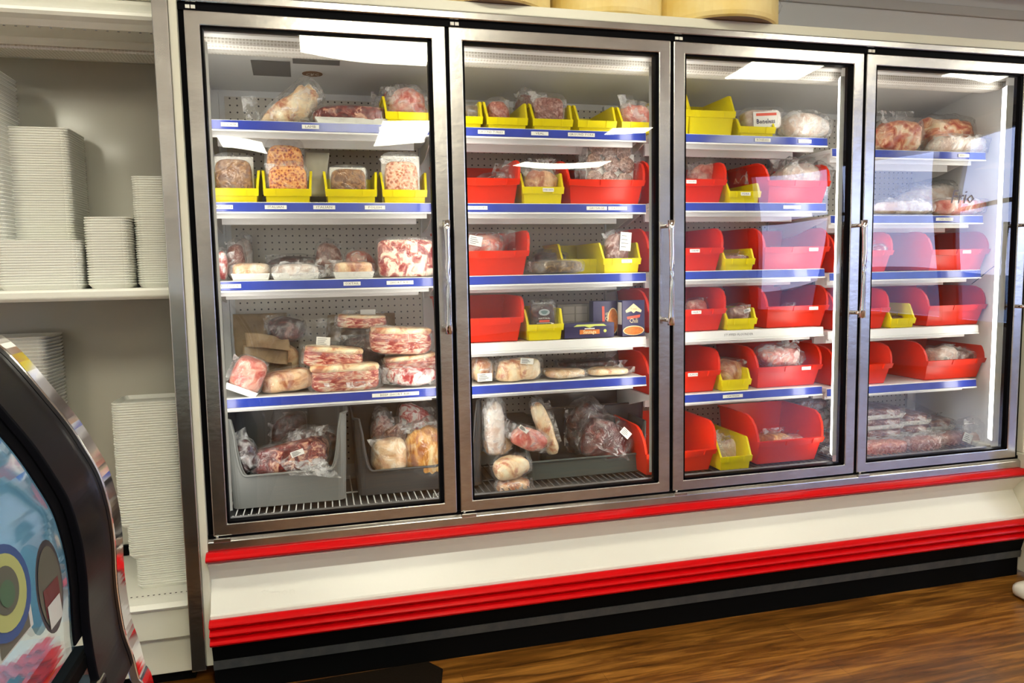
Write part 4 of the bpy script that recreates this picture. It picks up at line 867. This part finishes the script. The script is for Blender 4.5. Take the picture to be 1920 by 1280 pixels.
# ---------------------------------------------------------------- cheese wheels on top
for (px0,px1,Yc,t) in ((790,1026,.19,'leftmost of three pale yellow cheese wheels on top of freezer'),(1030,1230,.21,'middle pale yellow cheese wheel on top of freezer'),(1233,1440,.175,'rightmost pale yellow cheese wheel with plastic film on freezer')):
    xa,xb=onY(px0,0,Yc).x,onY(px1,0,Yc).x; R_=(xb-xa)/2; m=MB(); n=48; prof=[(.955,0),(.985,.006),(1,.02),(1.0,.15),(.985,.165),(.93,.172)]
    V=[(R_*r*math.cos(2*math.pi*i/n),R_*r*math.sin(2*math.pi*i/n),z) for r,z in prof for i in range(n)]; Fc=[(j*n+i,j*n+(i+1)%n,(j+1)*n+(i+1)%n,(j+1)*n+i) for j in range(5) for i in range(n)]
    m.add(V,Fc); m.add(V[:n],[tuple(range(n))[::-1]],1); m.add(V[-n:],[tuple(range(n))],0)
    o=m.build('cheese_wheel',[CHEESE,CHEESE_SHADE],None,smooth=False,loc=((xa+xb)/2,Yc,B+1.673)); tag(o,t,'cheese wheel')
    if px0>1200:
        m=MB(); sheet(m,(R_*.93,-R_*.42,.03),(0.02,.03,0),(0.012,-.01,.14),8,8,.02,20,3); m.build('plastic_wrap',FILMH,o,smooth=True)
# ---------------------------------------------------------------- curved glass counter
YF=-1.2
BEZ=pbr('bezel_black',(.005,.005,.007),.3)
for n_ in BEZ.node_tree.nodes:
    if n_.type=='BSDF_PRINCIPLED': n_.inputs['IOR'].default_value=1.13
BLUELIT=pbr('blue_lit_liner',(.50,.68,.76),.4)  # white liner with the blue light behind the glass put into its colour
def pf(x,y): p=onY(x,y,YF); return (p.x,p.z)
outer=[pf(*p) for p in ((-120,598),(-50,643),(0,682),(70,762),(110,811),(141,858),(164,898),(178,940),(187,980),(193,1030),(195,1074),(199,1120),(211,1191),(227,1238),(238,1280))]
outer=[(outer[0][0]-.25,outer[0][1]+.03)]+outer+[(outer[-1][0]+.012,.62),(outer[-1][0]+.01,.30)]
def smooth(pts,n=5):
    o=[]
    for i in range(len(pts)-1):
        p0=Vector(pts[max(i-1,0)]);p1=Vector(pts[i]);p2=Vector(pts[i+1]);p3=Vector(pts[min(i+2,len(pts)-1)])
        for k in range(n):
            t=k/n; q=.5*((2*p1)+(p2-p0)*t+(2*p0-5*p1+4*p2-p3)*t*t+(3*p1-p0-3*p2+p3)*t**3); o.append((q.x,q.y))
    return o+[pts[-1]]
zg=outer[12][1]
outer=smooth(outer)
cc=empty('deli_counter','black framed curved glass deli counter in left foreground with blue reflections','counter')
gi=[i for i,p in enumerate(outer) if p[1]>=zg-.002][-1]+1
m=MB(); m.strip(outer[:gi+12],YF-.125,YF,'y',.012); m.build('end_bezel',BEZ,cc,smooth=False,bevel=.002)
m=MB(); m.strip([(x+.004,z+.004) for x,z in outer],YF,YF+.045,'y',.014); m.build('chrome_trim',CHROME,cc,bevel=.002)
m=MB(); m.strip([(x-.006,z-.004) for x,z in outer[:gi+0]],YF-1.5,YF-.11,'y',.004); g=m.build('curved_glass',DELIG,cc)
m=MB(); m.strip([(x-.003,z-.002) for x,z in outer[:gi+0]],YF-.150,YF-.12,'y',.003); m.build('glass_seal',BLACK,cc)
xr,zr=pf(197,1100)
for i,(dx,dz,rr) in enumerate(((-.012,-.055,.016),(.004,-.10,.018))):
    m=MB(); m.box(xr+dx-rr,xr+dx+rr,YF-1.5,YF-.10,zr+dz-rr*.9,zr+dz+rr*.9); m.build('front_rail',DARKP if i==0 else BLACKG,cc,bevel=.005)
bx=outer[-1][0]
m=MB(); m.prism([(bx-.7,.08),(bx-.03,.08),(bx-.03,.30),(bx-.02,.62),(xr-.03,zr-.10),(bx-.7,zr-.10)],YF-1.5,YF-.01,'y'); m.build('counter_body',BLACKG,cc,bevel=.004)
m=MB(); m.prism([(xr-.55,zr-.09),(xr-.06,zr-.09),(xr-.06,zr-.06),(xr-.55,zr-.06)],YF-1.5,YF-.02,'y'); m.build('display_deck',BLUELIT,cc)
m=MB(); m.prism([(outer[0][0]-.1,zr-.09),(outer[0][0]-.1,outer[0][1]-.02)]+[(x-.02,z-.02) for x,z in outer[:gi]],YF-.016,YF-.004,'y'); m.build('end_wall',BLUELIT,cc)
m=MB(); m.box(outer[0][0]+.02,outer[0][0]+.06,YF-1.5,YF-.03,outer[0][1]-.06,outer[0][1]-.04); m.build('added_glow_strip',emit('added_cool_glow',(.72,.88,1.0),14),cc)  # glowing strip added to turn the inside of the counter pale blue
# stickers on the curved glass
def surf(px,py):
    Y=YF-.13; best=None
    while Y>YF-1.1:
        p=onY(px,py,Y)
        for i in range(gi-1):
            if outer[i][1]>=p.z>=outer[i+1][1]:
                t=(p.z-outer[i][1])/(outer[i+1][1]-outer[i][1]); x=outer[i][0]+(outer[i+1][0]-outer[i][0])*t; e=abs(p.x-x)
                if best is None or e<best[0]: best=(e,Y,p.z,i)
        Y-=.004
    return best
def stick(px,py,w,h,cols,name,label):
    e,Yc,zc,i=surf(px,py); a,b=Vector(outer[max(0,i-2)]),Vector(outer[min(gi-1,i+3)]); d=(a-b).normalized(); t=(zc-outer[i][1])/(outer[i+1][1]-outer[i][1]); p=Vector(outer[i]).lerp(Vector(outer[i+1]),t)
    m=MB(); nrm=Vector((d.y,-d.x))
    for k,(sc,ci,shape,v0) in enumerate(cols):
        n=28 if shape=='o' else 4; off=.004+.0006*k; vs=[]
        for j in range(n):
            if n==28: u,v=math.cos(2*math.pi*j/n)*w/2*sc,math.sin(2*math.pi*j/n)*h/2*sc
            else: u,v=[(-1,-1),(1,-1),(1,1),(-1,1)][j]; u*=w/2*sc; v*=h/2*sc*.5
            q=p+d*(v+v0*h)+nrm*off; vs.append((q.x,Yc+u,q.y))
        m.add(vs,[tuple(range(n))],ci)
    o=m.build(name,STM,None); tag(o,label,'sticker'); return o
STM=[pbr(f'sticker_colour_{i}',c,.4) for i,c in enumerate(((.02,.07,.22),(.35,.38,.14),(.05,.12,.07),(.02,.025,.035),(.08,.09,.07),(.10,.01,.015),(.55,.58,.56)))]
stick(2,1112,.13,.10,[(1,0,'o',0),(.80,1,'o',0),(.5,4,'o',.02),(.28,2,'o',-.02)],'round_sticker','round blue and gold seal sticker on curved counter glass')
stick(86,1100,.085,.115,[(1,3,'o',0),(.86,4,'o',0),(.6,5,'q',-.12),(.5,6,'q',-.28)],'oval_sticker','dark oval sticker on curved counter glass near the frame')
stick(20,1190,.10,.05,[(1,6,'q',0),(.8,4,'q',0)],'card_sticker','pale rectangular card sticker low on curved counter glass')
# ---------------------------------------------------------------- right foreground bit and floor things
m=MB(); vs,f=superell(.16,.12,.06,.6,24,12); m.add(vs,f); c=onY(1945,1085,-.22); o=m.build('equipment_foot',WHITE,None,smooth=True,loc=(c.x,-.22,.0)); tag(o,'rounded white foot on the floor at the right picture edge','foot'); m=MB(); m.tube([(0,0,.05),(0,0,.30)],.02,10); m.build('foot_post',WHITE,o)
c=onY(741,1212,-.02); m=MB(); sheet(m,(-.055,0,-.0),(.11,0,.008),(.0,.004,.05),8,4,.004,10,3); o=m.build('hanging_card',pbr('blue_grey_card',(.20,.22,.30),.6),None,loc=(c.x,-.0,.028)); tag(o,'small blue grey card tucked under the freezer kick strip','card'); s=o.modifiers.new('s','SOLIDIFY'); s.thickness=.001
m=MB(); m.prism([(-.5,-.06),(.66,-.03),(.70,-.09),(.60,-.55),(-.5,-.9)],0.001,.008,'z'); o=m.build('floor_mat',pbr('mat_rubber',(.012,.008,.005),.95,bump=.5,bscale=300,spec=.05),None); tag(o,'dark rubber floor mat in front of the freezer at bottom left','mat')
# ---------------------------------------------------------------- room
RX0,RX1,RY0,RY1,H=-3.2,8.2,-10.5,.98,3.08
def wood():
    m_,nt,o=newmat('laminate_wood'); p=N(nt,'ShaderNodeBsdfPrincipled'); p.inputs['Roughness'].default_value=.30
    tc=N(nt,'ShaderNodeTexCoord'); mp=N(nt,'ShaderNodeMapping'); mp.inputs['Scale'].default_value=(1.3,15,1); mp.inputs['Rotation'].default_value=(0,0,0); nt.links.new(tc.outputs['Object'],mp.inputs[0])
    n=N(nt,'ShaderNodeTexNoise'); n.inputs['Scale'].default_value=2.6; n.inputs['Detail'].default_value=11; n.inputs['Roughness'].default_value=.62; n.inputs['Distortion'].default_value=.7; nt.links.new(mp.outputs[0],n.inputs[0])
    br=N(nt,'ShaderNodeTexBrick'); br.offset=.37; br.inputs['Scale'].default_value=1; br.inputs['Brick Width'].default_value=1.2; br.inputs['Row Height'].default_value=.125; br.inputs['Mortar Size'].default_value=.0008
    br.inputs['Color1'].default_value=(.35,.35,.35,1); br.inputs['Color2'].default_value=(.65,.65,.65,1); br.inputs['Mortar'].default_value=(.2,.2,.2,1); nt.links.new(tc.outputs['Object'],br.inputs[0])
    a=N(nt,'ShaderNodeMixRGB'); a.inputs[0].default_value=.28; nt.links.new(n.outputs[0],a.inputs[1]); nt.links.new(br.outputs[0],a.inputs[2])
    r=N(nt,'ShaderNodeValToRGB'); e=r.color_ramp.elements; e[0].position=.34; e[0].color=(.034,.011,.002,1); e[1].position=.66; e[1].color=(.46,.20,.035,1); k=e.new(.5); k.color=(.18,.066,.010,1)
    nt.links.new(a.outputs[0],r.inputs[0]); nt.links.new(r.outputs[0],p.inputs[0]); nt.links.new(p.outputs[0],o.inputs[0]); return m_
def struct(name,mb,mat,bevel=0): o=mb.build(name,mat,None,bevel=bevel); o['kind']='structure'; return o
m=MB(); m.box(RX0,RX1,RY0,RY1,-.05,0); struct('floor',m,wood())
m=MB(); m.box(RX0,RX1,RY0,RY1,H,H+.05); struct('ceiling',m,CEILM)
m=MB(); m.box(RX0,RX1,RY1,RY1+.05,0,H); struct('wall_back',m,WALLM)
m=MB(); m.box(RX0-.05,RX0,RY0,RY1,0,H); struct('wall_left',m,WALLM)
m=MB(); m.box(RX0,RX1,RY0-.05,RY0,0,H); struct('wall_front',m,WALLM)
WY=[(-10.2,-7.9),(-7.6,-5.75),(-5.45,-3.6)]; wz0,wz1=.55,2.9
m=MB(); m.box(RX1,RX1+.08,RY0,RY1,0,wz0); m.box(RX1,RX1+.08,RY0,RY1,wz1,H); ys=[RY0]+[v for w in WY for v in w]+[RY1]
for i in range(0,len(ys),2): m.box(RX1,RX1+.08,ys[i],ys[i+1],wz0,wz1)
struct('wall_right',m,pbr('cool_wall',(.30,.32,.38),.7))
WG=glassmat('window_glass',(.95,.97,1),1.0)
for i,(a,b) in enumerate(WY):
    m=MB(); m.box(RX1+.03,RX1+.034,a,b,wz0,wz1); w=struct(f'window_{i+1}',m,WG)
    f=MB(); 
    for (y0,y1,z0,z1) in ((a,a+.05,wz0,wz1),(b-.05,b,wz0,wz1),(a,b,wz0,wz0+.05),(a,b,wz1-.05,wz1),(a,b,2.0,2.05)): f.box(RX1-.01,RX1+.07,y0,y1,z0,z1)
    f.build('window_frame',STEELD,w)
m=MB(); zt_=onY(1700,22,RY1).z; m.box(RX0,RX1,RY1-.016,RY1,zt_,zt_+.05); struct('trim_1',m,pbr('trim_paint',(.60,.60,.58),.5),.004)
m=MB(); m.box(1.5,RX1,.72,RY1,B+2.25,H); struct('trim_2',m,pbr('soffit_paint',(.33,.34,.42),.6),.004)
m=MB(); m.box(RX0,-.3,.56,RY1,B+1.82,H); struct('trim_3',m,pbr('ochre_soffit',(.42,.36,.12),.6),.004)
m=MB(); m.box(RX0+.0,RX1,RY1-.015,RY1,0,.12); struct('baseboard_back',m,DARKP)
# outside ground
m=MB(); m.box(RX1+.1,RX1+60,-60,40,-.2,-.1); o=struct('ground',m,pbr('asphalt',(.16,.16,.17),.8)); 
# ceiling lights
TUBE=emit('troffer_diffuser',(1.0,.955,.76),19.0)
LT=[(.83,-3.25,.85,1.25),(4.35,-3.2,.6,1.2),(3.95,-5.95,.62,.30),(4.0,-8.5,1.2,.6),(-.62,-8.1,.6,.6),(1.3,-1.15,1.2,.3),(-1.6,-3.3,.6,1.2),(1.3,-6.3,.6,1.2),(6.6,-3.2,.6,1.2),(5.2,-1.3,1.2,.3),(-.85,-1.0,1.0,.3),(-2.42,-6.15,.6,.7),(-2.33,-8.0,.3,.7)]
lt0=None
for i,(x,y,w,d) in enumerate(LT):
    t=empty('ceiling_light','recessed fluorescent ceiling light panel above the shop floor','light',(x,y,H-.03),group='ceiling light panels')
    m=MB(); m.box(-w/2-.03,w/2+.03,-d/2-.03,d/2+.03,.005,.03); m.build('light_frame',SHELFM,t)
    m=MB(); m.box(-w/2,w/2,-d/2,d/2,-.004,.004); m.build('diffuser',TUBE,t)
# ---------------------------------------------------------------- world and output
w=bpy.data.worlds.new('world'); SC.world=w; w.use_nodes=True; nt=w.node_tree; nt.nodes.clear()
bg=N(nt,'ShaderNodeBackground'); bg.inputs[1].default_value=6.0; wo=N(nt,'ShaderNodeOutputWorld'); tc=N(nt,'ShaderNodeTexCoord'); sp=N(nt,'ShaderNodeSeparateXYZ'); r=N(nt,'ShaderNodeValToRGB')
nt.links.new(tc.outputs['Generated'],sp.inputs[0]); nt.links.new(sp.outputs[2],r.inputs[0]); nt.links.new(r.outputs[0],bg.inputs[0]); nt.links.new(bg.outputs[0],wo.inputs[0])
r.color_ramp.elements[0].position=0; r.color_ramp.elements[0].color=(.62,.68,1,1); r.color_ramp.elements[1].position=.5; r.color_ramp.elements[1].color=(.35,.55,1,1)
vs_=SC.view_settings; vs_.view_transform='Standard'; vs_.look='None'; vs_.gamma=1; vs_.use_curve_mapping=False; vs_.exposure=0.0
cy=SC.cycles; cy.max_bounces=8; cy.diffuse_bounces=3; cy.glossy_bounces=4; cy.transmission_bounces=4; cy.transparent_max_bounces=24; cy.caustics_reflective=False; cy.caustics_refractive=False; cy.sample_clamp_indirect=6
